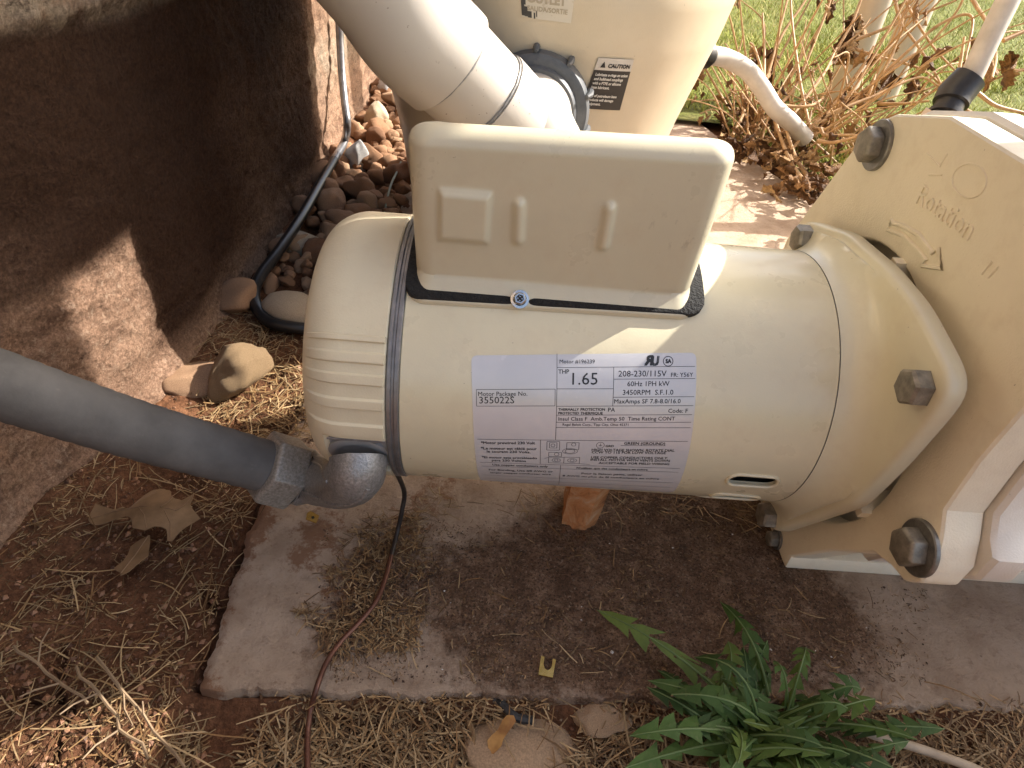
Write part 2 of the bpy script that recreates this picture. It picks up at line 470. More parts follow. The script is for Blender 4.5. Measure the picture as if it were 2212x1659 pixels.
# ================================================================== SETTING
def set_attr(o, name, vals):
    a = o.data.attributes.new(name, 'FLOAT', 'POINT'); a.data.foreach_set('value', np.asarray(vals, dtype=np.float32))
def interp(x, xs, ys): return float(np.interp(x, xs, ys))
WY = [-2.0, 0.0, .27, .42, .63, 1.1, 1.6, 3.0, 6.0]
WX = [-.60, -.372, -.326, -.292, -.281, -.287, -.305, -.36, -.50]
def wall_x(y): return interp(y, WY, WX)

PF = [on_z(430, 1484), on_z(900, 1494), on_z(1430, 1508), on_z(2212, 1527)]
def pad_front(x):
    xs = [p.x for p in PF]; ys = [p.y for p in PF]
    if x > xs[-1]: return ys[-1] + (x - xs[-1]) * .03
    return interp(x, xs, ys)
PL0 = on_z(430, 1484); PL1 = on_z(552, 1105)
def pad_left(y):
    return PL0.x + (PL1.x - PL0.x) * min(1, (y - PL0.y) / (PL1.y - PL0.y)) - max(0, y - PL1.y) * .01
def pad_right(y): return interp(y, [0, .72, .93, 1.036, 1.12, 1.31, 1.46], [1.15, 1.10, .545, .505, .49, .43, .405])
def crack(pts): return [on_z(u, v, -.006) for u, v in pts]
CR = [crack(c) for c in ([(562,1090),(548,1140),(541,1165),(520,1210),(505,1262),(483,1330),(455,1400),(424,1478)],
      [(128,1400),(135,1440),(122,1500),(150,1530),(138,1565),(118,1610),(106,1659)], [(0,1496),(40,1498),(70,1515),(122,1508)],
      [(428,1265),(448,1282),(452,1300),(478,1306),(470,1330)], [(428,1480),(520,1492),(640,1494),(760,1492)])]
SEG = []
for c in CR:
    for a, b in zip(c[:-1], c[1:]): SEG.append((a.x, a.y, b.x, b.y))
def ground_z(x, y):
    z = -.008 + .0045 * fbm(x, y, 0, 14, 3) + .0016 * noise.noise(Vector((x * 120, y * 120, 3)))
    if x > -.17: z -= .011 * smooth01(.0, .015, pad_front(x) - y)
    d = x - wall_x(y)
    z += .016 * (1 - smooth01(0.0, .06, d)) if d > 0 else .016
    if -.3 < x < -.1 and y > .44: z += .006 * smooth01(.44, .6, y)
    return z
def axis_pts(parts):
    out = []
    for a, b, st in parts: out += list(np.arange(a, b, st))
    return out
gx = [-80, -40, -20, -10, -5, -2.5, -1.2, -.7, -.5] + axis_pts([(-.42, -.13, .0023), (-.13, .45, .006)]) + [.45, .6, .8, 1.2, 2, 4, 8, 16, 32, 60, 90]
gy = [-80, -40, -20, -10, -5, -2, -1, -.5, -.1] + axis_pts([(.06, .60, .0023), (.60, 1.6, .012)]) + [1.6, 2, 3, 5, 9, 16, 32, 60, 100]
mb = MB(); rows = []
for y in gy:
    row = []
    for x in gx:
        z = ground_z(x, y) if (-.6 < x < .7 and -.2 < y < 2) else -.01
        if -.42 < x < 0 and y < .62:
            for (x0, y0, x1, y1) in SEG:
                if min(x0, x1) - .006 < x < max(x0, x1) + .006 and min(y0, y1) - .006 < y < max(y0, y1) + .006:
                    dx, dy = x1 - x0, y1 - y0; tt = max(0, min(1, ((x-x0)*dx + (y-y0)*dy) / (dx*dx + dy*dy + 1e-12)))
                    dd = math.hypot(x - x0 - tt*dx, y - y0 - tt*dy) + .0006 * noise.noise(Vector((x*300, y*300, 0)))
                    if dd < .0032: z -= .007 * (1 - dd / .0032)
        row.append((x, y, z))
    rows.append(row)
mb.grid(rows)
ground = mb.build('ground', M['dirt']); tag(ground, 'red clay dirt ground around the concrete pad', kind='structure')

# --- concrete pad
NYs = [None, None] + list(np.concatenate([np.linspace(0, .22, 110), np.linspace(.224, .6, 60), np.linspace(.61, 1.28, 60)]))
ss = np.concatenate([np.linspace(0, .46, 230), np.linspace(.463, 1, 50)])
rows = []; soil = []; clay = []
BL = [(1000,1230,150,.75),(1250,1280,200,.8),(1450,1250,190,.8),(760,1330,110,.7),(830,1220,80,.6),(1560,1180,140,.75),(1650,1330,150,.5),(1820,1350,100,.6),(1740,1290,60,.45),(1080,1400,140,.55),(1320,1400,120,.45),(1400,1120,120,.7),(1600,1100,140,.7),
      (590,1290,85,-.7),(1000,1085,105,-.75),(2120,1380,190,-.5),(900,1470,160,-.3),(1560,1440,90,-.25),(480,1430,60,-.7),(1250,1480,180,-.18)]
BLW = []
for u, v, r, w in BL:
    p = on_z(u, v); q = on_z(u + r, v); q2 = on_z(u, v - r); BLW.append((p.x, p.y, (q - p).length, (q2 - p).length, w))
CB = []
for u, v, r, w in [(560,1130,50,.6),(690,1150,70,.75),(740,1270,60,.6),(940,1060,90,.55),(860,1150,60,.5),(1240,1130,70,.55),(640,1210,30,.4)]:
    p = on_z(u, v); q = on_z(u + r, v); q2 = on_z(u, v - r); CB.append((p.x, p.y, (q - p).length, (q2 - p).length, w))
def blobs(x, y, L, base):
    t = base
    for cx, cy, rx, ry, w in L:
        e = ((x - cx) / rx) ** 2 + ((y - cy) / ry) ** 2
        if e < 6: t += w * math.exp(-e)
    return t
for j, dy in enumerate(NYs):
    row = []
    for i, s in enumerate(ss):
        d = 0.0 if dy is None else dy
        y0 = .19 + d; xl = pad_left(y0); xr = pad_right(y0); x = xl + s * (xr - xl)
        chip = .0042 * noise.noise(Vector((x * 45, 0, 5))) + .0020 * noise.noise(Vector((x * 220, 0, 9)))
        y = pad_front(x) + d + chip * (1 - smooth01(0, .02, d))
        xj = x + (.0040 * noise.noise(Vector((y * 50, 3, 5))) + .0018 * noise.noise(Vector((y * 260, 3, 5)))) * (1 - smooth01(0, .03, s))
        z = .0011 * fbm(x, y, 2, 40, 3) + .0005 * noise.noise(Vector((x * 260, y * 260, 2))) - .0018 * max(0, noise.noise(Vector((x * 150, y * 150, 12))) - .38)
        if j == 0: z = -.07
        elif j == 1: z = -.004; y -= .0006
        elif j == 2: z -= .0012
        if i == 0: z = -.07 if j else z
        elif i == 1: z = min(z, -.003); xj = xl + .0006 + (xj - x)
        row.append((xj, y, z))
        soil.append(blobs(x, y, BLW, .10 + .12 * noise.noise(Vector((x * 9, y * 9, 1)))) if d < .5 else .05 + .15 * noise.noise(Vector((x*6, y*6, 1))))
        clay.append((blobs(x, y, CB, -.05) if d < .5 else 0.0) + .5 * (1 - smooth01(.0, .022, s * (xr - xl))) + .32 * (1 - smooth01(.0, .012, d)))
    rows.append(row)
mb = MB(); mb.grid(rows)
pad = mb.build('concrete_pad', M['concrete']); fix_normals(pad); tag(pad, 'stained concrete equipment pad under the pump and filter', kind='structure')
set_attr(pad, 'soil', soil); set_attr(pad, 'clay', clay)

# --- stucco wall
wy = [-2.0, -1.2, -.6, -.2] + axis_pts([(0, .25, .01), (.25, 1.2, .0036), (1.2, 1.75, .0075)]) + [1.8, 2.2, 3, 4, 6]
wz = [-.12] + axis_pts([(-.05, .33, .0036)]) + [.4, .6, 1.0, 1.6, 2.35]
rows = []; damp_shade = []; pale = []
for z in wz:
    row = []
    for y in wy:
        d = .0055 * fbm(y, z, 1, 11, 4) + .0024 * noise.noise(Vector((y * 70 + z * 40, z * 60, 4))) + .0016 * noise.noise(Vector((y * 190 + z * 110, z * 150, 14))) - .0028 * max(0, noise.noise(Vector((y * 120 + z * 80, z * 95, 24))) - .25)
        d += .012 * (1 - smooth01(-.01, .045, z)) * (.6 + .8 * noise.noise(Vector((y * 22, z * 22, 8))))
        for (cy, cz, ry, rz, dp) in ((.50, .06, .020, .004, .006), (.58, .075, .004, .018, .006), (.72, .19, .004, .02, .005)):
            e = ((y - cy - .4 * (z - cz)) / ry) ** 2 + ((z - cz) / rz) ** 2
            if e < 4: d -= dp * math.exp(-e)
        lip = .006 * smooth01(.285, .300, z + .008 * noise.noise(Vector((y * 40, 0, 2))))
        row.append((wall_x(y) + d + lip, y, z))
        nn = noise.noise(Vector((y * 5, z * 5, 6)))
        damp_shade.append(max(0, min(.96, (.88 + .55 * nn) * smooth01(.0, .07, z) * (1 - smooth01(.93, 1.0, y)) * (1 - smooth01(.285, .31, z)) + .5 * smooth01(.17, .24, z) * (1 - smooth01(.5, .8, y)) * (1 - smooth01(.29, .302, z)))))  # damp stain plus painted shade, fading out before the sunlit far strip
        damp_shade[-1] *= 1 - (1 - smooth01(.135, .155, z)) * smooth01(.25, .30, y) * (1 - smooth01(.44, .47, y)) * .85  # painted darkening thinned where the sun patch lands
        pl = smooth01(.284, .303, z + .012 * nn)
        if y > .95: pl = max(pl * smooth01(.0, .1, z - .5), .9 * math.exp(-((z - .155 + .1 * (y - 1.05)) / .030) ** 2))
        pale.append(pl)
    rows.append(row)
mb = MB(); mb.grid(rows)
back = [[(x - .15, y, z) for (x, y, z) in r] for r in (rows[0], rows[-1])]
wall = tag(thing('stucco_wall', (wall_x(.8), .8, 0), 'rough clay-stained stucco house wall beside the gravel bed', 'wall'))
face = mb.build('stucco_face', M['wall'], wall); fix_normals(face); set_attr(face, 'damp_shade', damp_shade); set_attr(face, 'pale', pale)
mb = MB()
N = len(wy)
mb.grid([[(x, y, z + .001) for x, y, z in rows[-1]], [(x - .16, y, z + .001) for x, y, z in rows[-1]], [(x - .16, y, -.12) for x, y, z in rows[-1]]])
mb.build('wall_core', M['siding'], wall)

# --- lawn
mb = MB()
def sheet(x0, x1, y0, y1, z, n=8):
    xs = np.linspace(x0, x1, n); ys = np.linspace(y0, y1, n)
    mb.grid([[(x, y, z + .02 * noise.noise(Vector((x * .6, y * .6, 0))) * smooth01(.0, 1.5, y - 1.4)) for x in xs] for y in ys])
lawn_rows = []
for y in [1.435, 1.56, 1.7, 1.9, 2.2, 2.6, 3, 3.6, 4.4, 6, 9, 15, 30, 60, 100]:
    lawn_rows.append([(x, y, .009 + .012 * noise.noise(Vector((x * 1.3, y * 1.3, 0))) * smooth01(1.45, 1.8, y)) for x in [-.25, .1, .3, .45, .6, .8, 1, 1.3, 1.7, 2.2, 3, 5, 9, 16, 32, 60, 90]])
mb.grid(lawn_rows)
mb.grid([[(x, y, .004) for x in (.46 if y > 1.2 else .57, .8, 1.2, 2, 6, 20, 90)] for y in (1.0, 1.15, 1.3, 1.499)])
mb.grid([[(x, y, .0035) for x in (1.2, 2, 6, 20, 90)] for y in (-90, -20, -4, -.8, .2, .7, .999)])
mb.grid([[(x, y, .003) for x in (-.5, 0, .5, 1.199)] for y in (-90, -20, -4, -1.6)])
lawn = mb.build('lawn', M['lawn']); tag(lawn, 'sunlit green lawn beyond the pad', kind='structure')

def blade_mesh(name, mat, P, D, L, W, COL, bend, nseg=3, flat=False):
    """many thin bent strips as one mesh. P base points, D directions, L lengths, W widths"""
    n = len(P); up = np.array([0, 0, 1.0])
    side = np.cross(D, up); nn = np.linalg.norm(side, axis=1, keepdims=True); side = side / np.maximum(nn, 1e-6)
    V = np.zeros((n, (nseg + 1) * 2, 3)); Cc = np.zeros((n, (nseg + 1) * 2, 4)); Cc[..., 3] = 1
    for k in range(nseg + 1):
        t = k / nseg
        c = P + D * (L * t)[:, None] + bend * (t * t)
        w = W * (1 - .75 * t if not flat else (1 - .3 * abs(2 * t - 1)))
        V[:, 2*k] = c - side * (w * .5)[:, None]; V[:, 2*k+1] = c + side * (w * .5)[:, None]
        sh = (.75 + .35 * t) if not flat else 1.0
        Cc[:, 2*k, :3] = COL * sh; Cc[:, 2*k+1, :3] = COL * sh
    base = (np.arange(n) * (nseg + 1) * 2)[:, None]
    F = np.concatenate([base + np.array([[2*k, 2*k+1, 2*k+3, 2*k+2]]) for k in range(nseg)], axis=0)
    me = bpy.data.meshes.new(name)
    nv = n * (nseg + 1) * 2; nf = len(F)
    me.vertices.add(nv); me.vertices.foreach_set('co', V.reshape(-1).astype(np.float32))
    me.loops.add(nf * 4); me.loops.foreach_set('vertex_index', F.reshape(-1).astype(np.int32))
    me.polygons.add(nf); me.polygons.foreach_set('loop_start', np.arange(0, nf * 4, 4, dtype=np.int32))
    try: me.polygons.foreach_set('loop_total', np.full(nf, 4, dtype=np.int32))
    except Exception: pass
    a = me.attributes.new('col', 'FLOAT_COLOR', 'POINT'); a.data.foreach_set('color', Cc.reshape(-1).astype(np.float32))
    me.materials.append(mat); me.update(calc_edges=True); me.validate()
    o = bpy.data.objects.new(name, me); C.objects.link(o); return o

# lawn blades, dense where the photo looks at them
def lawn_blades(n, x0, x1, y0, y1, h):
    x = rng.uniform(x0, x1, n); y = y0 + (y1 - y0) * rng.uniform(0, 1, n) ** 1.6
    lim = np.interp(y, [1.0, 1.31, 1.5], [.56, .47, .42]); ok = (x > lim) | (y > 1.52)
    x, y = x[ok], y[ok]; n = len(x)
    P = np.stack([x, y, np.full(n, .004)], 1)
    a = rng.uniform(0, 2*PI, n); lean = rng.uniform(.15, 1.1, n)
    D = np.stack([np.cos(a) * lean, np.sin(a) * lean, np.ones(n)], 1); D /= np.linalg.norm(D, axis=1)[:, None]
    L = rng.uniform(.5, 1.25, n) * h
    patch = np.array([noise.noise(Vector((float(p), float(q), 0)) * 3.0) for p, q in zip(x, y)])
    g = np.array([.17, .22, .022]); t = np.array([.50, .42, .15]); lg = np.array([.36, .39, .06])
    k = rng.uniform(0, 1, n)[:, None]; dry = (rng.uniform(0, 1, n) < .22 + .25 * patch)[:, None]
    COL = np.where(dry, t * rng.uniform(.7, 1.2, (n, 1)), g * (1 - k) + lg * k)
    bend = np.stack([np.cos(a), np.sin(a), -.6 * np.ones(n)], 1) * (L * rng.uniform(.1, .5, n))[:, None]
    return P, D, L, rng.uniform(.0016, .0032, n), COL, bend
parts = [lawn_blades(30000, .35, 2.0, 1.0, 2.6, .032), lawn_blades(34000, .4, 3.6, 2.0, 5.0, .038)]
args = [np.concatenate([p[i] for p in parts]) for i in range(6)]
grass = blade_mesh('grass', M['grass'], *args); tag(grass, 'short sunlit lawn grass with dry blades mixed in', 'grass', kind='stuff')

# ------------------------------------------------------------------ stones
def stone_mesh(name, mat, seed, sub=3, sq=(1, 1, 1), rough=.25, facets=0):
    bm = bmesh.new(); bmesh.ops.create_icosphere(bm, subdivisions=sub, radius=1.0); r = random.Random(seed)
    pl = [(Vector((r.uniform(-1, 1), r.uniform(-1, 1), r.uniform(-1, 1))).normalized(), r.uniform(.62, .85)) for _ in range(facets)]
    for v in bm.verts:
        p = v.co.copy(); d = 1 + rough * noise.noise(p * 1.1 + Vector((seed * 3.1, 0, 0))) + rough * .35 * noise.noise(p * 2.7 + Vector((0, seed * 2.3, 0))) + rough * .10 * noise.noise(p * 7.5 + Vector((0, 0, seed * 1.7)))
        p = p * d
        for n_, h in pl:
            e = p.dot(n_) - h
            if e > 0: p -= n_ * e * .85
        v.co = Vector((p.x * sq[0], p.y * sq[1], p.z * sq[2]))
    me = bpy.data.meshes.new(name); bm.to_mesh(me); bm.free(); me.materials.append(mat)
    me.polygons.foreach_set('use_smooth', [True] * len(me.polygons)); return me
def put_stone(name, me, loc, size, rot, label, cat='stone', group=None):
    o = bpy.data.objects.new(name, me); C.objects.link(o)
    o.location = loc; o.scale = (size,) * 3 if not hasattr(size, '__len__') else size; o.rotation_euler = rot
    return tag(o, label, cat, group)
variants = [stone_mesh('river_stone', M['river'], i + 1, 3, (1, random.uniform(.72, .95), random.uniform(.55, .8)), .46, 4) for i in range(10)]
placed = []
SPECIAL = [(500,805),(650,525),(625,665),(770,335),(810,250),(835,190)]
SP = [on_z(u, v, .0) for u, v in SPECIAL]
tries = 0
while len(placed) < 230 and tries < 9000:
    tries += 1
    y = .47 + 1.13 * random.random() ** 1.0; x = random.uniform(wall_x(y) + .010, -.150)
    if y > 1.2 and x > -.20: continue
    if y < .57: continue
    r = random.choice([.008, .011, .015, .018, .021, .024, .028]) * random.uniform(.85, 1.1)
    if any((x - p.x)**2 + (y - p.y)**2 < (r + .016)**2 for p in SP): continue
    lay = 0
    for (px_, py_, pr, pz) in placed:
        d = math.hypot(x - px_, y - py_)
        if d < .62 * (r + pr): lay = 2; break
        if d < .9 * (r + pr): lay = max(lay, 1)
    if lay == 2: continue
    z = .002 + r * .40 + (.008 if lay else 0) + (.012 * smooth01(1.0, 1.5, y))
    placed.append((x, y, r, z))
    put_stone('river_stone', random.choice(variants), (x, y, z), r, (random.uniform(-.35, .35), random.uniform(-.35, .35), random.uniform(0, 6.3)),
              'rounded brown river stone in the gravel bed between wall and filter', 'stone', 'river stones in the bed along the wall')
def rock(name, u, v, z, size, mesh_seed, mat, label, sq=(1, .8, .7), rough=.3, facets=3, rot=(0, 0, 0), sub=4):
    me = stone_mesh(name, mat, mesh_seed, sub, sq, rough, facets)
    p = on_z(u, v, z); return put_stone(name, me, p, size, rot, label, 'stone')
rock('rock', 508, 800, .016, .030, 21, M['tan_rock'], 'knobbly tan rock in dry straw left of the motor end cap', (1.05, .72, .72), .34, 3, (.2, -.35, .75))
rock('rock', 436, 822, .004, .030, 22, M['river'], 'flat reddish rock half buried behind the knobbly tan rock', (1.1, .8, .45), .3, 2, (0, .2, .9))
rock('rock', 652, 524, .014, .026, 23, M['pale_rock'], 'pale flat rock touching the bend of the black cable', (1.15, .8, .55), .3, 4, (.1, .1, .3))
rock('rock', 632, 668, .012, .027, 24, M['pale_rock'], 'smooth oval tan rock inside the black cable loop', (1.2, .85, .6), .12, 0, (0, .1, -.1))
rock('rock', 772, 338, .022, .030, 25, M['white_rock'], 'angular white and grey rock at the foot of the wall', (.62, .8, 1.0), .25, 7, (.3, .2, .5))
rock('rock', 812, 250, .03, .027, 26, M['pale_rock'], 'pale sunlit stone atop the gravel near the wall end', (.8, .8, .9), .25, 3, (.2, 0, .2))
rock('rock', 836, 186, .03, .034, 27, M['white_rock'], 'white sunlit stone at the wall beside the filter', (.55, .8, .9), .25, 4, (0, .3, .1))
rock('rock', 1122, 1650, -.021, .033, 28, M['sandstone'], 'flat tan stone in the straw in front of the pad', (1.15, .95, .35), .22, 4, (0, .05, .1))
rock('rock', 1300, 1555, -.013, .015, 29, M['sandstone'], 'small pinkish stone below the front edge of the pad', (1.1, .7, .5), .3, 2)
# the wedge of stone under the motor
mb = MB()
b0, b1 = on_z(1214, 1138, 0), on_z(1272, 1153, 0)
W0 = Vector((b0.x, b0.y, 0))
q = [(-.001, .002), (.017, -.004), (.027, .004), (.026, .030), (.002, .030)]
rows = []
for z, s, sh in ((0, .92, 0), (.008, .98, 0), (.02, 1.0, .001), (.034, 1.04, .0015), (.048, 1.05, .003), (.0575, 1.0, .004)):
    row = []
    for k in range(20):
        a = k / 20 * 5; i = int(a); t = a - i; A, B = q[i], q[(i + 1) % 5]
        x = A[0] + (B[0] - A[0]) * t; y = A[1] + (B[1] - A[1]) * t
        jx = .0024 * noise.noise(Vector((x * 170, y * 170, z * 140)))
        row.append((W0.x + .013 + (x - .013) * s + sh + jx, W0.y + .013 + (y - .013) * s + jx, z - .001))
    rows.append(row)
mb.grid(rows, close_u=True, cap0=True, cap1=True)
ps = mb.build('prop_stone', M['orange_rock'], None, W0); tag(ps, 'orange sandstone wedge propped under the motor on the pad', 'stone')

# ================================================================== ADDED SHADE BLOCKER (unseen panel, boards and posts placed to shade wall and conduit)
blocker = thing('shade_blocker', (.72, .62, 0), 'added grey panel on two square posts right of the pump, unseen, placed to shade the wall', 'panel')
wood = m_simple('blocker_wood', (.20, .15, .105), (.34, .27, .2), 30, .85)
galv = m_simple('blocker_paint', (.30, .31, .32), (.36, .37, .38), 30, .5)
for y in (.752, .462):
    mb = MB(); mb.box((.677, y - .043, -.05), (.763, y + .043, 1.42)); bevel(mb.build('blocker_post', wood, blocker), .004)
mb = MB(); mb.box((.650, .42, .845), (.676, .735, .965)); bevel(mb.build('blocker_board', wood, blocker), .002)
for z in (1.06, 1.3):
    mb = MB(); mb.box((.644, .40, z - .02), (.676, .99, z + .02)); bevel(mb.build('blocker_bar', wood, blocker), .002)
mb = MB(); mb.box((.560, .615, .879), (.640, .985, 1.38)); pb = bevel(mb.build('blocker_box', galv, blocker), .004)
mb = MB(); mb.box((.550, .628, .895), (.5595, .972, 1.365)); bevel(mb.build('blocker_door', galv, blocker), .003)

# ================================================================== PUMP
pump = thing('pool_pump', (.15, AY, 0.0), 'almond pool pump with its motor, capacitor cover and silver nameplate', 'pump')
R0 = .0825
XL, XS = -.0500, .1858

# --- motor shell with two vent slots
def slot_outline(cx, ca, L, Wd, n=8):
    r = Wd / 2; pts = []
    for sx, a0 in ((1, -90), (-1, 90)):
        for k in range(n + 1):
            a = math.radians(a0 + 180 * k / n); pts.append((cx + sx * (L/2 - r) + r * math.cos(a) , ca + math.degrees(r * math.sin(a) / R0)))
    return pts
SLOTS = [(.1560, 193.2, .0300, .0118), (.1560, 213.0, .0300, .0118), (.1560, 232.8, .0300, .0118)]
mb = MB(); NA = 144
def ring(x, r, n=NA): return [radial(x, 360 * i / n, r) for i in range(n)]
mb.grid([ring(XL, .0798), ring(XL, R0 - .0006), ring(XL + .0006, R0)] + [ring(XL + .0006 + (XS - .001 - XL) * k / 12, R0) for k in range(1, 13)] + [ring(XS, R0 - .0004), ring(XS, .0798)], close_u=True, close_v=True)
shell = mb.build('motor_shell', M['paint'], pump); fix_normals(shell)
cut = MB()
for sl in SLOTS:
    o_ = slot_outline(*sl)
    cut.prism(o_, lambda a, b, t: radial(a, b, t), .070, .095)
cutter = cut.build('cutter', M['dark_void'], pump); fix_normals(cutter)
md = shell.modifiers.new('b', 'BOOLEAN'); md.operation = 'DIFFERENCE'; md.object = cutter; md.solver = 'EXACT'
dg = bpy.context.evaluated_depsgraph_get()
me = bpy.data.meshes.new_from_object(shell.evaluated_get(dg)); shell.modifiers.clear()
shell.data = me; me.polygons.foreach_set('use_smooth', [True] * len(me.polygons)); me.set_sharp_from_angle(angle=math.radians(35))
bpy.data.objects.remove(cutter, do_unlink=True)
mb = MB()
for sl in SLOTS:
    mb.tube([radial(a, b, R0 + .0002) for a, b in slot_outline(*sl)], .0011, 8, closed=True)
mb.build('vent_rim', M['paint'], pump)
mb = MB(); mb.grid([ring(XL + .002, .045, 48), ring(XL + .002, .0765, 48), ring(XS - .004, .0765, 48), ring(XS - .004, .04, 48)], close_u=True)
mb.build('stator', M['dark_void'], pump)
mb = MB(); mb.tube([radial(XS + .0002, a, R0 - .0001) for a in range(0, 360, 3)], .00013, 6, closed=True)
mb.build('end_seam', M['twig_black'], pump)

# --- band ring and end cap (the ribbed plastic canopy)
mb = MB(); mb.grid([ring(-.0570, .0775), ring(-.0570, .0830), ring(-.0563, .0838), ring(-.0546, .0838), ring(-.0540, .0828), ring(-.0530, .0828), ring(-.0524, .0836), ring(-.0506, .0836), ring(-.0500, .083), ring(-.0500, .0775)], close_u=True)
mb.build('clamp_band', M['band'], pump)
ribs = [141.0, 143.6, 147.6, 151.3, 155.6, 159.4, 165.2, 169.2, 176.2, 182.0]
def in_win(x, a): return smooth01(184.2, 185.0, a) * (1 - smooth01(208.2, 209.0, a)) * smooth01(-.0905, -.0893, x)
prof = [(-.0571, .0800), (-.0573, .0828), (-.0582, .0836)] + [(-.0582 - .0245 * k / 8, .0836 - .0002 * k / 8) for k in range(1, 9)]
rc = .023
for k in range(1, 11):
    a = math.radians(90 * k / 10); prof.append((-.0827 - rc * math.sin(a), .0834 - .0175 * (1 - math.cos(a)) ** .9))
prof += [(-.1043, .060), (-.1049, .04), (-.1050, .015)]
angs = np.concatenate([np.arange(0, 136, 2), np.arange(136, 212, .28), np.arange(212, 360, 2)])
rows = []
for x, r in prof:
    row = []
    for a in angs:
        rr = r
        # steps between the moulded ribs: each strip leans a little and drops to the next
        if 141.4 <= a <= 183.5:
            k = 0
            for i, q in enumerate(ribs):
                if a >= q: k = i
            a0 = ribs[k]; a1 = ribs[k + 1] if k + 1 < len(ribs) else 184.5
            fade = 1 - smooth01(.0945, .1050, -x)
            e = .32
            up_ = smooth01(a0 - e, a0 + e, a) if k % 2 == 0 else 1 - smooth01(a0 - e, a0 + e, a)
            if k % 2 == 0 and a > a1 - e: up_ *= 1 - smooth01(a1 - e, a1 + e, a)
            if k % 2 == 1 and a > a1 - e: up_ = max(up_, smooth01(a1 - e, a1 + e, a))
            rr += .0017 * up_ * fade * (1 if x < -.0575 else 0) * (1 - smooth01(182.5, 183.4, a))
        # squared shoulder on the back/top side
        bulge = math.exp(-((a - 58) / 34.0) ** 2)
        rr += .0012 * bulge * smooth01(.02, .08, rr)
        rr -= (.0042 if x < -.0575 else .0) * in_win(x, a) * smooth01(.07, .078, rr)
        row.append(radial(x, a, rr))
    rows.append(row)
mb = MB(); mb.grid(rows, close_u=True, cap1=True)
bell = mb.build('end_cap', M['bell_plastic'], pump, smooth=28); fix_normals(bell)
mb = MB()
mb.grid([[radial(-.0572 - .033 * i / 6, a, .0806) for i in range(7)] for a in np.arange(185.2, 208.2, 1.5)] )
jp = mb.build('junction_plate', M['junction'], pump); fix_normals(jp)
mb = MB(); mb.tube([radial(-.0578 - .0325 * i / 8, 184.7, .0834) for i in range(9)], .0007, 6)
mb.build('plate_edge', M['band'], pump)

# --- drive-end flange
def poly_polar(P, th):
    d = (math.cos(th), math.sin(th)); best = None; n = len(P)
    for i in range(n):
        (x0, y0), (x1, y1) = P[i], P[(i + 1) % n]
        ex, ey = x1 - x0, y1 - y0; den = d[0] * ey - d[1] * ex
        if abs(den) < 1e-12: continue
        t = (x0 * ey - y0 * ex) / den; u = (x0 * d[1] - y0 * d[0]) / den
        if t > 0 and -1e-6 <= u <= 1 + 1e-6: best = t if best is None else max(best, t)
    return best
FP = [(-.1165, .0855), (-.066, .097), (-.030, .0985), (.022, .0945), (.079, .0775), (.092, .045), (.094, -.03), (.078, -.080), (.02, -.1), (-.047, -.103), (-.1, -.012), (-.109, .029)]
NF = 240
ths = [2 * PI * i / NF for i in range(NF)]
raw = [poly_polar(FP, t) for t in ths]
def ssmooth(a, w):
    n = len(a); k = [math.exp(-(i / w) ** 2) for i in range(-3 * w, 3 * w + 1)]; s = sum(k)
    return [sum(k[j + 3*w] * a[(i + j) % n] for j in range(-3*w, 3*w + 1)) / s for i in range(n)]
RF = ssmooth(raw, 3)
prof = [(.1860, .0, 1), (.1885, .0003, 1), (.1925, .0015, 1), (.1965, .0038, 1), (.2000, .0070, 1), (.2022, .0105, 1), (.2034, .015, 1), (.2040, .022, 1), (.2043, .08, .0035), (.2050, .08, .0015), (.2065, .08, .0003), (.2085, .08, 0), (.2135, .08, 0), (.2145, .08, .001), (.2150, .08, .003)]
rows = []
for x, off, ed in prof:
    row = []
    for i, t in enumerate(ths):
        lim = RF[i] - (ed if ed < 1 else .0045)
        r = min(R0 - .0001 + off, lim)
        xx = x
        row.append((xx, AY + r * math.cos(t), AZ + r * math.sin(t)))
    rows.append(row)
rows.append([(.2150, AY + .055 * math.cos(t), AZ + .055 * math.sin(t)) for t in ths])
mb = MB(); mb.grid(rows, close_u=True)
fl = mb.build('motor_flange', M['paint_flange'], pump, smooth=45); fix_normals(fl)

# --- capacitor cover
CX, HX, CR = .0285, .0742, .0105
ZC, RT = .1472, .0100
def rrect(hx, hy, rc, nf=150, ns=26, nc=10):
    rc = min(rc, hx * .98, hy * .98); pts = []
    def arc(cx, cy, a0):
        for k in range(1, nc): a = math.radians(a0 + 90 * k / nc); pts.append((cx + rc * math.cos(a), cy + rc * math.sin(a)))
    for k in range(nf + 1): pts.append((-hx + rc + (2*hx - 2*rc) * k / nf, -hy))
    arc(hx - rc, -hy + rc, -90)
    for k in range(ns + 1): pts.append((hx, -hy + rc + (2*hy - 2*rc) * k / ns))
    arc(hx - rc, hy - rc, 0)
    for k in range(ns * 2 + 1): pts.append((hx - rc - (2*hx - 2*rc) * k / (ns * 2), hy))
    arc(-hx + rc, hy - rc, 90)
    for k in range(ns + 1): pts.append((-hx, hy - rc - (2*hy - 2*rc) * k / ns))
    arc(-hx + rc, -hy + rc, 180)
    return pts
sec = [(.0600, .0470, .0782), (.0680, .0503, .0784), (.0692, .0502, .0783), (.0702, .0495, .0778), (.0735, .0466, .0764), (.0768, .0444, .0752), (.0787, .0434, .0747), (.0800, .0430, .0745)]
for k in range(1, 46):
    f = k / 45; sec.append((.0800 + (ZC - .0800) * f, .0430 + .0034 * math.sin(PI * .5 * f), .0745 + .0026 * f))
HYT = sec[-1][1]; rx = .009; ztop = ZC + RT
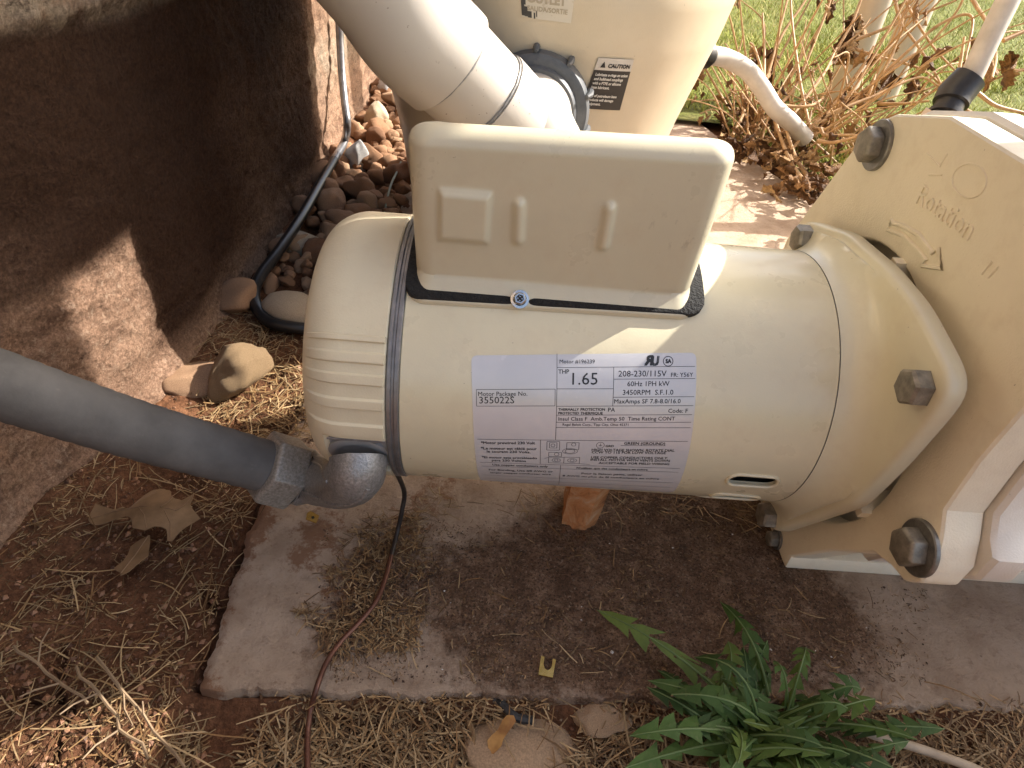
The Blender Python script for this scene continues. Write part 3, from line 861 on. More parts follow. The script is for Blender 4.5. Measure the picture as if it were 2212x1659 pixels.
for k in range(1, 33):
    a = 88 * k / 32; z = ZC + RT * math.sin(math.radians(a)); hy = HYT - RT + RT * math.cos(math.radians(a))
    d = max(0, z - (ztop - rx)); hx = .0771 - (rx - math.sqrt(max(0, rx*rx - d*d)))
    sec.append((z, hy, hx))
zt_ = on_y(1005, 415, AY - .045).z - AZ
def pxx(u, v): p = on_y(u, v, AY - .0447); return p.x, p.z - AZ
sq0 = pxx(952, 425); sq1 = pxx(1052, 522); sq2 = pxx(1050, 418)
ribA = (pxx(1122, 432), pxx(1119, 524)); ribB = (pxx(1318, 440), pxx(1302, 536))
def emboss(x, z):
    h = 0.0
    x0, x1 = sq0[0], sq1[0]; z0, z1 = sq1[1], sq2[1]
    e = min(x - x0, x1 - x, z - z0, z1 - z); h = max(h, .0028 * smooth01(-.0022, .0016, e))
    for (a, b) in (ribA, ribB):
        zz = min(max(z, b[1] + .002), a[1] - .002); t = (zz - a[1]) / (b[1] - a[1]); xc = a[0] + (b[0] - a[0]) * t
        d = math.hypot(x - xc, z - zz); h = max(h, .0026 * (1 - smooth01(.0006, .0042, d)))
    return h
rows = []
for z, hy, hx in sec:
    row = []
    for (a, b) in rrect(hx, hy, CR):
        y = b
        if b < -.03 and z > .078: y -= emboss(CX + a, z)
        if b < 0 and z < .079: y += .0011 * a / HX
        if y > 0: y *= .55
        zz = z - max(0.0, y + .036) * .36 * smooth01(.085, .140, z) + (.0012 * a / HX if z < .079 else .0012 * a / HX * (1 - smooth01(.079, .1, z)) + .0020 * a / HX * smooth01(.125, .15, z))
        row.append((CX + a, AY + y, AZ + zz))
    rows.append(row)
mb = MB(); mb.grid(rows, close_u=True, cap1=True)
cov = mb.build('capacitor_cover', M['cover_paint'], pump, smooth=50); fix_normals(cov)
# --- foam gasket, wraps the shell
def gask_front(x): return 126.9 + (x + .048) / .1564 * (124.6 - 126.9) + 1.5 * math.exp(-((x - .012) / .004) ** 2) * -1
mb = MB(); rows = []
xs = np.concatenate([[-.0505], np.linspace(-.0502, .1102, 90), [.1105]])
for x in xs:
    a1 = gask_front(x); a0 = 66.0; d = min(x + .0505, .1105 - x); cr = .010
    if d < cr: a1 -= math.degrees((cr - math.sqrt(max(0, cr*cr - (cr-d)**2))) / R0) * .8
    row = []
    pinch = .0014 * math.exp(-((x - .0115) / .0035) ** 2)
    for (aa, r) in [(a0, R0 - .0005), (a0, R0 + .0042)] + [(a0 + (a1 - .8 - a0) * k / 30, R0 + .0042 - pinch) for k in range(1, 31)] + [(a1 - .2, R0 + .0036 - pinch), (a1, R0 + .0022), (a1, R0 - .0005)]:
        row.append(radial(x, aa, r))
    rows.append(row)
mb.grid(rows)
n = len(rows[0]); mb.f.append(tuple(range(n))); mb.mi.append(0); mb.f.append(tuple(reversed(range((len(rows)-1)*n, len(rows)*n)))); mb.mi.append(0)
gk = mb.build('foam_gasket', M['foam'], pump); fix_normals(gk)

# --- bolts
def hexbolt(name, pos, axis, af, h, wr=0, wt=.002, parent=pump, mat=None, phase=.3, dome=.0006):
    pos = Vector(pos); axis = Vector(axis).normalized(); rr = af / math.sqrt(3)
    mb = MB()
    mb.lathe([(-.004 if wr else 0, rr * .5), (wt, rr * .5), (wt, rr), (wt + h * .82, rr), (wt + h, rr * .86), (wt + h + dome, rr * .5)], pos, axis, 6, cap1=True, phase=phase)
    b = mb.build(name, mat or M['bolt'], parent, smooth=None); bevel(b, rr * .06, 2, 25)
    if wr:
        mb = MB(); mb.lathe([(0, rr * .4), (0, wr), (wt * .75, wr), (wt, wr * .96), (wt, rr * .4)], pos, axis, 36)
        w = mb.build('washer', M['washer'], b)
    return b
XF = .226
p1 = on_x(1885, 313, XF - .004); p2 = on_x(1972, 1182, XF - .004)
hexbolt('plate_bolt', (XF, p1.y, p1.z), (-1, 0, 0), .0185, .0085, .0152, .0026, phase=.2)
hexbolt('plate_bolt', (XF, p2.y, p2.z), (-1, 0, 0), .0185, .0085, .0150, .0026, phase=.55)
for th in (300, 0):
    a = math.radians(th)
    hexbolt('plate_bolt', (XF, AY + .138 * math.cos(a), AZ + .138 * math.sin(a)), (-1, 0, 0), .0185, .0085, .0152, .0026)
for (u, v, ph) in ((1968, 836, .1), (1727, 516, .5), (1652, 1112, .35)):
    p = on_x(u, v, .1985); hexbolt('flange_bolt', (.2040, p.y, p.z), (-1, 0, 0), .0165, .0088, 0, .0, phase=ph)
hexbolt('flange_bolt', (.2040, AY + .068, AZ - .068), (-1, 0, 0), .0165, .0088, 0, .0)

# --- cover screw
sa = 123.4
sp = Vector((.0107, AY - .0492, AZ + .0722)); sax = Vector((0, math.cos(math.radians(140)), math.sin(math.radians(140))))
mb = MB(); mb.lathe([(-.004, .0018), (-.004, .0045), (-.0006, .0049), (.0004, .0049), (.0006, .0036)], sp, sax, 28)
mb.lathe([(.0004, .0036), (.0028, .0035), (.0034, .0029), (.0034, .0021), (.0026, .0015)], sp, sax, 6, cap1=True, phase=.3)
scr = mb.build('cover_screw', M['screw'], pump, smooth=30)
mb = MB()
e1 = Vector((1, 0, 0)); e2 = sax.cross(e1).normalized(); ctr = sp + sax * .0034
for e, f in ((e1 + e2, e1 - e2), (e1 - e2, e1 + e2)):
    e = e.normalized(); f = f.normalized()
    mb.add([ctr + e * .0019 + f * .0004, ctr - e * .0019 + f * .0004, ctr - e * .0019 - f * .0004, ctr + e * .0019 - f * .0004,
            ctr + e * .0019 + f * .0004 - sax * .002, ctr - e * .0019 + f * .0004 - sax * .002, ctr - e * .0019 - f * .0004 - sax * .002, ctr + e * .0019 - f * .0004 - sax * .002],
           [(0,1,2,3), (4,7,6,5), (0,4,5,1), (1,5,6,2), (2,6,7,3), (3,7,4,0)])
mb.build('cross_recess', M['dark_void'], scr, smooth=None)

# --- seal plate
SPO = [(-.0480, -.1386), (-.0478, -.128), (-.080, -.078), (-.108, -.042), (-.122, -.0345), (-.135, -.0310), (-.1435, -.020), (-.1440, -.004), (-.137, .009), (-.1295, .020), (-.1285, .052), (-.1310, .088), (-.1240, .128), (-.100, .1655), (-.060, .1665),
       (.010, .1675), (.061, .1545), (.083, .142), (.0905, .128), (.1380, .038), (.146, -.03), (.125, -.085), (.075, -.115), (.040, -.1386)]
mb = MB()
nO = len(SPO)
hole = [(.093 * math.cos(2*PI*i/64), .093 * math.sin(2*PI*i/64)) for i in range(64)]
bm = bmesh.new()
def P3(a, x): return (x, AY + a[0], AZ + a[1])
vo = [bm.verts.new(P3(a, XF)) for a in SPO]; vh = [bm.verts.new(P3(a, XF)) for a in hole]
ed = [bm.edges.new((vo[i], vo[(i+1) % nO])) for i in range(nO)] + [bm.edges.new((vh[i], vh[(i+1) % 64])) for i in range(64)]
bmesh.ops.triangle_fill(bm, use_beauty=True, edges=ed)
for fset in [f for f in bm.faces]:
    c = fset.calc_center_median()
    if math.hypot(c.y - AY, c.z - AZ) < .0905 and all(v in vh for v in fset.verts): bm.faces.remove(fset)
ret = bmesh.ops.extrude_face_region(bm, geom=list(bm.faces))
for g in ret['geom']:
    if isinstance(g, bmesh.types.BMVert): g.co.x += .021
bmesh.ops.recalc_face_normals(bm, faces=bm.faces)
bmesh.ops.dissolve_limit(bm, angle_limit=.01, verts=bm.verts, edges=bm.edges)
edg = [e for e in bm.edges if len(e.link_faces) == 2 and e.calc_face_angle(0) > .6]
bmesh.ops.bevel(bm, geom=edg, offset=.0032, segments=3, profile=.6, affect='EDGES', clamp_overlap=True)
bmesh.ops.triangulate(bm, faces=[f for f in bm.faces if len(f.verts) > 4])
me = bpy.data.meshes.new('seal_plate'); 
off = Vector(ROOTS[pump.name])
for v in bm.verts: v.co -= off
bm.to_mesh(me); bm.free(); me.materials.append(M['plate_plastic'])
me.polygons.foreach_set('use_smooth', [True] * len(me.polygons)); me.set_sharp_from_angle(angle=math.radians(30))
splate = bpy.data.objects.new('seal_plate', me); C.objects.link(splate); splate.parent = pump; ROOTS[splate.name] = tuple(off)
# recess wall behind the hole with short standoff tabs
mb = MB(); mb.grid([[P3((0.0955*math.cos(2*PI*i/64), 0.0955*math.sin(2*PI*i/64)), XF + .0005) for i in range(64)], [P3((0.0955*math.cos(2*PI*i/64), 0.0955*math.sin(2*PI*i/64)), XF + .03) for i in range(64)], [P3((.01*math.cos(2*PI*i/64), .01*math.sin(2*PI*i/64)), XF + .03) for i in range(64)]], close_u=True)
rw = mb.build('recess', M['dark_void'], splate); fix_normals(rw)
for (u, v) in ((1948, 600), (1882, 1078)):
    q = on_x(u, v, XF + .004); mb = MB()
    dv = Vector((0, q.y - AY, q.z - AZ)).normalized(); tv = Vector((0, -dv.z, dv.y)); c0 = Vector((0, AY, AZ)) + dv * .080
    def fb(a, b, t): return Vector((t, 0, 0)) + c0 + dv * a + tv * b
    mb.prism([(0, -.003), (.0158, -.003), (.0158, .003), (0, .003)], fb, XF - .006, XF + .02)
    mb.build('standoff_tab', M['plate_plastic'], splate)
# raised lettering and arrow on the plate
def text_mesh(body):
    cu = bpy.data.curves.new('t', 'FONT'); cu.body = body; cu.resolution_u = 2; cu.size = 1.0
    ob = bpy.data.objects.new('t', cu); tm = ob.to_mesh()
    V = np.array([v.co[:] for v in tm.vertices]); F = [tuple(p.vertices) for p in tm.polygons]
    ob.to_mesh_clear(); bpy.data.objects.remove(ob); bpy.data.curves.remove(cu)
    return V, F
def add_text(mb, body, width, fn, sy=1.0, bold=0.0, mirror=False):
    V, F = text_mesh(body); x0, x1 = V[:, 0].min(), V[:, 0].max(); k = width / (x1 - x0)
    offs = [(0, 0)] if not bold else [(0, 0), (bold, 0), (0, bold), (bold, bold)]
    for i, (ox, oy) in enumerate(offs):
        pts = [fn(((x1 - v[0]) if mirror else (v[0] - x0)) * k + ox, v[1] * k * sy + oy, i * .00001) for v in V]
        mb.add(pts, [tuple(reversed(f)) for f in F] if mirror else F)
def plate_yz(u, v): q = on_x(u, v, XF); return (q.y, q.z)
a_ = plate_yz(1979, 438); b_ = plate_yz(2092, 520)
dirv = Vector((b_[0] - a_[0], b_[1] - a_[1])); wt_ = dirv.length; dirv /= wt_; upv = Vector((dirv.y, -dirv.x)); upv = upv if upv.y > 0 else -upv
mb = MB()
V, F = text_mesh('Rotation'); x0, x1 = V[:, 0].min(), V[:, 0].max(); k = wt_ / (x1 - x0)
def plf(x, y, h): return Vector((XF - h, a_[0] + dirv.x * x * k + upv.x * y * k, a_[1] + dirv.y * x * k + upv.y * y * k))
top = [plf(v[0] - x0, v[1], .0009) for v in V]
mb.add(top, F)
from collections import Counter
cnt = Counter()
for f in F:
    for i in range(len(f)): cnt[(f[i], f[(i+1) % len(f)])] += 1
n0 = len(V); bot = [plf(v[0] - x0, v[1], -.0003) for v in V]
side = [(a, b, b + n0, a + n0) for (a, b) in cnt if (b, a) not in cnt]
mb.add(top + bot, side)
r3 = lambda x, y: ((1500 + x / 2.212) * .8848, (y / 2.212) * .8848)
arrow = [(1478,1240),(1502,1185),(1512,1207),(1560,1217),(1650,1268),(1722,1368),(1752,1346),(1776,1452),(1664,1434),(1690,1410),(1640,1345),(1560,1268)]
def px_plate(pts, x): return [Vector((x, *plate_yz(*r3(*p)))) for p in pts]
mb.tube(px_plate(arrow, XF - .0003), .0014, 6, closed=True)
circ = [(1918 + 92 * math.cos(2*PI*i/40), 976 + 92 * math.sin(2*PI*i/40)) for i in range(40)]
mb.tube(px_plate(circ, XF - .0001), .0006, 6, closed=True)
mb.tube(px_plate([(1985,1480),(2040,1415)], XF - .0001), .0006, 6); mb.tube(px_plate([(2020,1500),(2075,1440)], XF - .0001), .0006, 6)
mb.tube(px_plate([(1690,830),(1760,900),(1800,830)], XF - .0001), .0005, 6); mb.tube(px_plate([(1700,945),(1770,945)], XF - .0001), .0005, 6)
em = mb.build('raised_lettering', M['plate_plastic'], splate, smooth=30)

# --- foot, volute, strainer
mb = MB(); mb.box((XF + .0005, AY - .0495, .0002), (.43, AY + .05, .0135)); ft = mb.build('foot', M['plate_plastic'], pump); bevel(ft, .002)
mb = MB(); mb.box((XF + .022, AY - .012, .0140), (.33, AY + .012, .05)); ft = mb.build('foot_rib', M['plate_plastic'], pump); bevel(ft, .002)
for q, ax in (((XF - .0005, AY - .0165, .0165), (-1, 0, 0)), ((XF - .0005, AY - .028, .0068), (-1, 0, 0))):
    hexbolt('foot_bolt', q, ax, .011, .006, .008, .0015)
VO = [(y * 1.0 - (.004 if y < 0 else -.004), z + (.003 if z > 0 else (.011 if y < -.1 else -.002))) for y, z in SPO if z > -.125]
mb = MB()
def loftring(sc, x, dz=0): return [(x, AY + a * sc, AZ + .01 + (b - .01) * sc + dz) for a, b in VO]
mb.grid([loftring(.93, .2475), loftring(.985, .2478), loftring(1.0, .2500), loftring(1.0, .2640), loftring(.985, .2680), loftring(.955, .2690), loftring(.945, .274), loftring(.945, .34), loftring(.92, .356), loftring(.85, .366), loftring(.6, .37)], close_u=True, cap0=True, cap1=True)
vol = mb.build('volute', M['volute_plastic'], pump, smooth=38); fix_normals(vol)
mb = MB()
mb.lathe([(0, .078), (.10, .080), (.12, .085)], (.366, AY, AZ + .01), (1, 0, 0), 40)
mb.lathe([(-.135, .085), (-.125, .1), (-.05, .107), (.07, .112), (.12, .114), (.125, .124), (.150, .126), (.155, .118)], (.545, AY, AZ), (0, 0, 1), 56, cap0=True, cap1=True)
mb.lathe([(0, .05), (.10, .05), (.10, .062), (.14, .062)], (.63, AY, AZ + .03), (1, 0, 0), 40, cap1=True)
st_ = mb.build('strainer_pot', M['volute_plastic'], pump); fix_normals(st_)
mb = MB()
mb.lathe([(.155, .128), (.165, .130), (.182, .128), (.186, .112), (.180, .108)], (.545, AY, AZ), (0, 0, 1), 56)
for k in range(8):
    a = 2 * PI * k / 8; mb.box((.545 + .127 * math.cos(a) - .010, AY + .127 * math.sin(a) - .010, AZ + .158), (.545 + .127 * math.cos(a) + .010, AY + .127 * math.sin(a) + .010, AZ + .181))
mb.build('lid_ring', M['black_plastic'], pump)
mb = MB(); mb.lathe([(.180, .109), (.192, .09), (.197, .05), (.198, .001)], (.545, AY, AZ), (0, 0, 1), 48, cap1=True); mb.build('lid', M['union'], pump)

# --- nameplate
LX0, LA0 = -.0126, 145.5; TAU = math.radians(5.2); LC, LS = math.cos(TAU), math.sin(TAU)
def lab(s, t, h=.00012): return radial(LX0 + s * LC + t * LS, LA0 + math.degrees((t * LC - s * LS) / R0), R0 + h)
LW, LH = .1202, .1104
rows = []
for t in [0, .0002, .0005, .001, .0015, .0022, .003] + list(np.linspace(.0045, LH - .0045, 44)) + [LH - .003, LH - .0022, LH - .0015, LH - .001, LH - .0005, LH - .0002, LH]:
    d = min(t, LH - t); cr = .003; ins = cr - math.sqrt(max(0, cr * cr - (cr - d) ** 2)) if d < cr else 0
    rows.append([lab(ins + (LW - 2 * ins) * i / 24, t) for i in range(25)])
mb = MB(); mb.grid(rows)
npl = mb.build('nameplate', M['nameplate'], pump); fix_normals(npl)
LN = [((.0455,-.0004),(.0453,.0498)),((.0455,.0070),(.1195,.0073)),((.0758,.0073),(.0757,.0286)),((.0758,.0136),(.1196,.0138)),((.0455,.0185),(.0757,.0188)),((.0757,.0235),(.1194,.0237)),((.0453,.0283),(.1193,.0287)),
      ((.0023,.0184),(.0445,.0186)),((.0445,.0186),(.0445,.0281)),((.0445,.0281),(.0022,.0279)),((.0022,.0279),(.0023,.0184)),((.0453,.0336),(.1190,.0339)),((.0453,.0380),(.1190,.0384)),((.0453,.0414),(.1190,.0418)),
      ((.0017,.0497),(.1186,.0507)),((.0369,.0500),(.0371,.0705)),((.0021,.0704),(.1174,.0722)),((.0028,.0748),(.1172,.0760)),((.0489,.0717),(.0490,.1045)),((.0029,.0886),(.1163,.0891)),((.0030,.0962),(.1161,.0969)),((.0817,.0537),(.1066,.0538))]
mb = MB()
def lline(a, b, w=.00026):
    a = Vector(a); b = Vector(b); d = (b - a); L = d.length; d /= L; p = Vector((-d.y, d.x)) * w / 2; n = max(2, int(L / .003))
    mb.grid([[lab(*(a + d * (L * i / n) + p), .00020) for i in range(n + 1)], [lab(*(a + d * (L * i / n) - p), .00020) for i in range(n + 1)]])
for a, b in LN: lline(a, b)
def lcirc(cs, ct, r, w=.00026, n=20, sy=1.0):
    pts = [(cs + r * math.cos(2*PI*i/n), ct + sy * r * math.sin(2*PI*i/n)) for i in range(n + 1)]
    for a, b in zip(pts[:-1], pts[1:]): lline(a, b, w)
def lbox(s0, t0, s1, t1):
    for a, b in (((s0,t0),(s1,t0)),((s1,t0),(s1,t1)),((s1,t1),(s0,t1)),((s0,t1),(s0,t0))): lline(a, b)
lcirc(.1050, .0044, .0026, .0004); lcirc(.0704, .0536, .0022)
lline((.0704,.0523),(.0704,.0536)); lline((.0694,.0536),(.0714,.0536)); lline((.0698,.0541),(.0710,.0541))
lbox(.0406, .0511, .0477, .0577); lbox(.0420, .0520, .0462, .0560); lcirc(.0440, .0540, .0011)
lbox(.0517, .0518, .0585, .0571); lcirc(.0555, .0532, .0012); lcirc(.0537, .0585, .0042, n=24, sy=.55); lcirc(.0537, .0585, .0028, n=20, sy=.6)
lbox(.0418, .0596, .0490, .0632); lcirc(.0463, .0612, .0013); lbox(.0418, .0638, .0506, .0692); lbox(.0506, .0636, .0595, .0694)
lcirc(.0462, .0665, .0024, n=20, sy=.7); lcirc(.0462, .0665, .0010); lcirc(.0553, .0665, .0026, n=20, sy=.7); lcirc(.0553, .0665, .0011)
lline((.0395,.0650),(.0418,.0640)); lline((.0590,.0694),(.0655,.0700)); lline((.0506,.0600),(.0517,.0590))
mb.build('ruled_lines', M['ink'], npl, smooth=None)
TX = [('Motor #196239',.04682,.00479,.06562,.00504),('THP',.04611,.01028,.05185,.0103),('1.65',.0536,.01629,.06712,.01646),('208-230/115V',.07829,.01226,.10412,.01249),('FR: Y56Y',.10655,.01281,.11841,.01285),('60Hz 1PH kW',.08316,.01754,.10579,.01766),('3450RPM  S.F.1.0',.08081,.02223,.108,.02244),('MaxAmps SF 7.8-8.0/16.0',.07636,.02701,.1122,.02728),('Motor Package No.',.00324,.02198,.02958,.02213),('355022S',.0037,.02632,.02251,.02642),
 ('THERMALLY',.04632,.03097,.05736,.03106),('PROTECTED',.04636,.03316,.05743,.03324),('PROTECTION',.05835,.03107,.07149,.03118),('THERMIQUE',.05843,.03337,.07037,.03346),('PA',.07326,.03177,.07698,.0318),('Code: F',.10589,.03269,.11649,.03279),('Insul Class F  Amb.Temp 50  Time Rating CONT',.04657,.03699,.10988,.03725),('Regal Beloit Corp., Tipp City, Ohio 45371',.04888,.0402,.0848,.04046),
 ('*Motor prewired 230 Volt',.00363,.05337,.03384,.05331),('*Le moteur est câblé pour',.00342,.0579,.03486,.05792),('le courant 230 Volts.',.00666,.06057,.03136,.06073),('*El motor esta precableado',.00362,.06608,.03507,.06593),('para 230 Voltios',.00919,.06898,.0288,.06893),('Use copper conductors only',.00929,.07371,.04154,.07416),('For Bonding, Use #8 AWG or',.00692,.08041,.04459,.08033),('larger copper conductor wire',.00763,.08473,.04356,.08407),
 ('GRD',.07336,.05504,.07784,.055),('GREEN (GROUND)',.08347,.05313,.10612,.05332),('HIGH VOLTAGE SHOWN. ROTATE DIAL',.06577,.05805,.11201,.05819),('CCW TO 115 FOR LOW VOLTAGE',.06591,.06005,.10749,.06014),('USE COPPER CONDUCTORS ONLY.',.0659,.06437,.10928,.0643),('INSTALL MOTOR WITH VENTS DOWN',.06574,.06642,.11052,.06648),('ACCEPTABLE FOR FIELD WIRING',.07057,.06933,.11066,.06935),
 ("N'utiliser que des conducteurs en cuivre",.05827,.07476,.09923,.07499),('Pour la liaison patte, utiliser',.06151,.08137,.097,.08118),('8 AWG ou plus de fil conducteurs en cuivre',.05062,.08537,.10736,.08532)]
mb = MB()
for body, s0, t0, s1, t1 in TX:
    L = math.hypot(s1 - s0, t1 - t0); cx_, sx_ = (s1 - s0) / L, (t1 - t0) / L
    bold = .00012 if (t0 > .05 or body in ('THP', 'THERMALLY', 'PROTECTED', 'PROTECTION', 'THERMIQUE')) else .00004
    add_text(mb, body, L, lambda x, y, h: lab(s0 + x * cx_ + y * sx_, t0 + x * sx_ - y * cx_, .00020 + h), 1.0, bold)
add_text(mb, 'R', .0038, lambda x, y, h: lab(.0920 + x + y * .12, .0066 - y, .0002 + h), 1.0, .0007, mirror=True)
add_text(mb, 'U', .0034, lambda x, y, h: lab(.0957 + x + y * .12, .0068 - y, .0002 + h), 1.15, .0007)
add_text(mb, 'SA', .0029, lambda x, y, h: lab(.10358 + x, .0055 - y, .0002 + h), 1.1, .0003)
mb.build('lettering', M['ink'], npl, smooth=None)

# ================================================================== CONDUIT WITH ITS ELBOW
c0 = at_d(-520, 650, .245); c1 = at_d(0, 831, .315); c2 = at_d(300, 930, .368); c3 = at_d(585, 1010, .420)
cond = thing('flexible_conduit', tuple(c3), 'dark grey flexible conduit ending in a cast zinc elbow under the motor', 'conduit')
path = catmull([c0, c1, c2, c3], 22)
mb = MB(); mb.tube(path, [.0168 + .00022 * math.sin(i * 2.1) + .00018 * noise.noise(Vector((i * .35, 0, 0))) for i in range(len(path))], 40)
mb.build('conduit_sleeve', M['conduit'], cond)
ax = (c3 - c2).normalized()
n0 = c3 - ax * .006
mb = MB(); mb.lathe([(.0, .0172), (.0, .0222), (.0018, .0246), (.0212, .0248), (.0230, .0230), (.0236, .0190)], n0, ax, 6, phase=.12)
nut = mb.build('compression_nut', M['cast_nut'], cond, smooth=None); bevel(nut, .0012, 2, 20)
mb = MB(); mb.tube([n0 + ax * .0232, n0 + ax * .0262], .0180, 40); mb.build('groove', M['twig_black'], cond)
j0 = n0 + ax * .0258
pl_in = radial(-.0745, 196.5, .0800); pdir = (Vector((-.0745, AY, AZ)) - radial(-.0745, 200, 1.0) * 1).normalized()
nv = Vector((0, math.cos(math.radians(200)), math.sin(math.radians(200))))     # outward normal of the junction plate
e_end = pl_in + nv * .003
bez = []
P0, P1b, P2b, P3b = j0, j0 + ax * .026, e_end + nv * .020 + Vector((.004, 0, -.003)), e_end
for k in range(25):
    t = k / 24; bez.append(P0 * (1-t)**3 + P1b * 3*t*(1-t)**2 + P2b * 3*t*t*(1-t) + P3b * t**3)
rad = []
for k in range(25):
    t = k / 24; r = .0172 - .0012 * math.sin(PI * min(1, t * 1.2))
    if t < .09: r = .0196
    elif t < .15: r = .0178
    if t > .86: r = .0166
    rad.append(r)
mb = MB(); mb.tube([bez[0]] + bez, [.0185] + rad, 44)
el = mb.build('elbow_body', M['cast'], cond, smooth=50)
bm = bmesh.new(); bm.from_mesh(el.data)
for v in bm.verts: v.co += v.normal * .0005 * noise.noise(v.co * 180)
bm.to_mesh(el.data); bm.free()
mb = MB()
for off, rr_, q0_, q1_ in ((.55, .0013, 3, 22), (-.75, .0011, 3, 20)):
    line = []
    for k in range(q0_, q1_):
        t_ = (bez[min(24, k + 1)] - bez[k - 1]).normalized(); v_ = (EYE - bez[k]); v_ = (v_ - t_ * v_.dot(t_)).normalized(); s_ = t_.cross(v_)
        line.append(bez[k] + (v_ * math.cos(off) + s_ * math.sin(off)) * (rad[k] - .0002))
    mb.tube(line, rr_, 8)
mb.build('casting_seam', M['cast'], cond)
mb = MB()
V, F = text_mesh('3/4'); x0, x1 = V[:, 0].min(), V[:, 0].max()
kk = 14; cc = bez[kk]; tt = (bez[kk+2] - bez[kk-2]).normalized(); vw = (EYE - cc); vw = (vw - tt * vw.dot(tt)).normalized(); sd = tt.cross(vw)
def emb(x, y, h):
    a = (y - .3) * .0085; o = (x - x0) / (x1 - x0) * .013 - .0065
    return cc + tt * o + vw * (math.sqrt(max(1e-8, .0166**2 - a*a)) + h) - sd * a * (1 if sd.z < 0 else -1)
mb.add([emb(v[0], v[1], .0004) for v in V], F)
mb.build('cast_figures', M['cast_nut'], cond, smooth=None)
mb = MB(); mb.lathe([(-.002, .0178), (.0008, .0178), (.0014, .0170), (.0014, .012)], pl_in, nv, 40); mb.build('lock_ring', M['junction'], cond)

# --- bare copper bonding wire
cw = [radial(-.0575, 222, .080), at_d(873, 1062, .452)]
gp = [on_z(868, 1105, .022), on_z(858, 1150, .006), on_z(845, 1200, .0035), on_z(832, 1252, .004), on_z(812, 1300, .004), on_z(776, 1345, .0035), on_z(735, 1388, .003), on_z(706, 1430, .004), on_z(690, 1468, .0045), on_z(681, 1496, .002), on_z(672, 1530, -.008), on_z(665, 1580, -.012), on_z(664, 1640, -.011), on_z(668, 1720, -.010)]
wire = thing('bonding_wire', tuple(gp[6]), 'thin reddish copper bonding wire trailing from the motor over the pad', 'wire')
pts = catmull(cw + gp, 7)
cutk = 7 * 4
mb = MB(); mb.tube(pts[:cutk + 1], .0017, 10); mb.build('darkened_end', M['groundwire_dark'], wire)
mb = MB(); mb.tube(pts[cutk:], .0017, 10); mb.build('copper_run', M['copper'], wire)

# ================================================================== FILTER TANK
TX_, TY_ = .026, .880
TP = [(0.0, .160), (.006, .166), (.04, .168), (.12, .180), (.165, .191), (.2, .201), (.26, .219), (.3, .228), (.36, .233), (.42, .235), (.50, .235), (.505, .25), (.52, .257), (.545, .257), (.56, .25), (.565, .235), (.75, .235), (.80, .230), (.88, .20), (.93, .14), (.955, .06), (.96, .005)]
TPz, TPr = [p[0] for p in TP], [p[1] * .95 for p in TP]
def tank_r(z, th): 
    r = float(np.interp(z, TPz, TPr))
    # moulded hollow that runs down the right-hand side
    g = math.exp(-((th - math.radians(-36) - .5 * (z - .15)) / .13) ** 2) * smooth01(.02, .1, z) * (1 - smooth01(.3, .45, z))
    return r - .010 * g
def tank_pt(th, z, h=0.0):
    r = tank_r(z, th) + h; return Vector((TX_ + r * math.cos(th), TY_ + r * math.sin(th), z))
tank = thing('filter_tank', (TX_, TY_, 0), 'tall tan pool filter tank with a grey union nut and two stickers', 'tank')
zs = sorted(set(TPz + list(np.linspace(.0, .5, 50))))
mb = MB(); mb.grid([[tank_pt(2 * PI * i / 160, z) for i in range(160)] for z in zs], close_u=True, cap0=True, cap1=True)
tb = mb.build('tank_body', M['tank_plastic'], tank, smooth=35); fix_normals(tb)
def on_tank(u, v):
    d = sight(u, v); lo = None; t = .5
    for k in range(3000):
        p = EYE + d * t; r = math.hypot(p.x - TX_, p.y - TY_); th = math.atan2(p.y - TY_, p.x - TX_)
        if r < tank_r(p.z, th): return th, p.z
        t += .0003
    return -PI/2, .1
# union nut
nc = at_d(1158, 228, .652); nax = Vector((-.10, -1, .04)).normalized()
mb = MB(); mb.lathe([(.05, .0535), (.0, .054), (-.002, .0515), (-.004, .051)], nc + nax * -.02, nax * -1, 64)
mb.lathe([(-.075, .047), (-.006, .0475), (.0, .0500), (.004, .0535), (.022, .0545), (.029, .052), (.031, .0480), (.031, .0415), (.022, .0400)], nc, nax, 72)
un = mb.build('union_nut', M['union'], tank, smooth=35)
ref = Vector((0, 0, 1)); e1 = (ref - nax * ref.dot(nax)).normalized(); e2 = nax.cross(e1)
for k in range(10):
    a = 2 * PI * k / 10 + .06; dr = e1 * math.cos(a) + e2 * math.sin(a)
    mb = MB(); b = nc + dr * .0536
    mb.tube([b + nax * .002, b + nax * .006 + dr * .003, b + nax * .024 + dr * .0028, b + nax * .030], [.0022, .0036, .0034, .0018], 8)
    mb.build('grip_lug', M['union'], un)
mb = MB(); mb.lathe([(.012, .0425), (.020, .043), (.034, .042), (.037, .040), (.037, .034)], nc, nax, 56); mb.build('union_tail', M['union'], un)
def sticker(name, corners, mat, h=.0006, cr=.15):
    """corners tl, tr, br, bl in tank (theta, z); returns surface fn of (s, t) in 0..1"""
    (a0, z0), (a1, z1), (a2, z2), (a3, z3) = corners
    def fn(s, t, hh):
        th = (a0 * (1-s) + a1 * s) * (1-t) + (a3 * (1-s) + a2 * s) * t; z = (z0 * (1-s) + z1 * s) * (1-t) + (z3 * (1-s) + z2 * s) * t
        return tank_pt(th, z, hh)
    return fn
def st_patch(fn, s0, t0, s1, t1, h, name, mat, parent, n=14):
    mb = MB(); mb.grid([[fn(s0 + (s1-s0) * i / n, t0 + (t1-t0) * j / n, h) for i in range(n + 1)] for j in range(n + 1)])
    o = mb.build(name, mat, parent); return fix_normals(o)
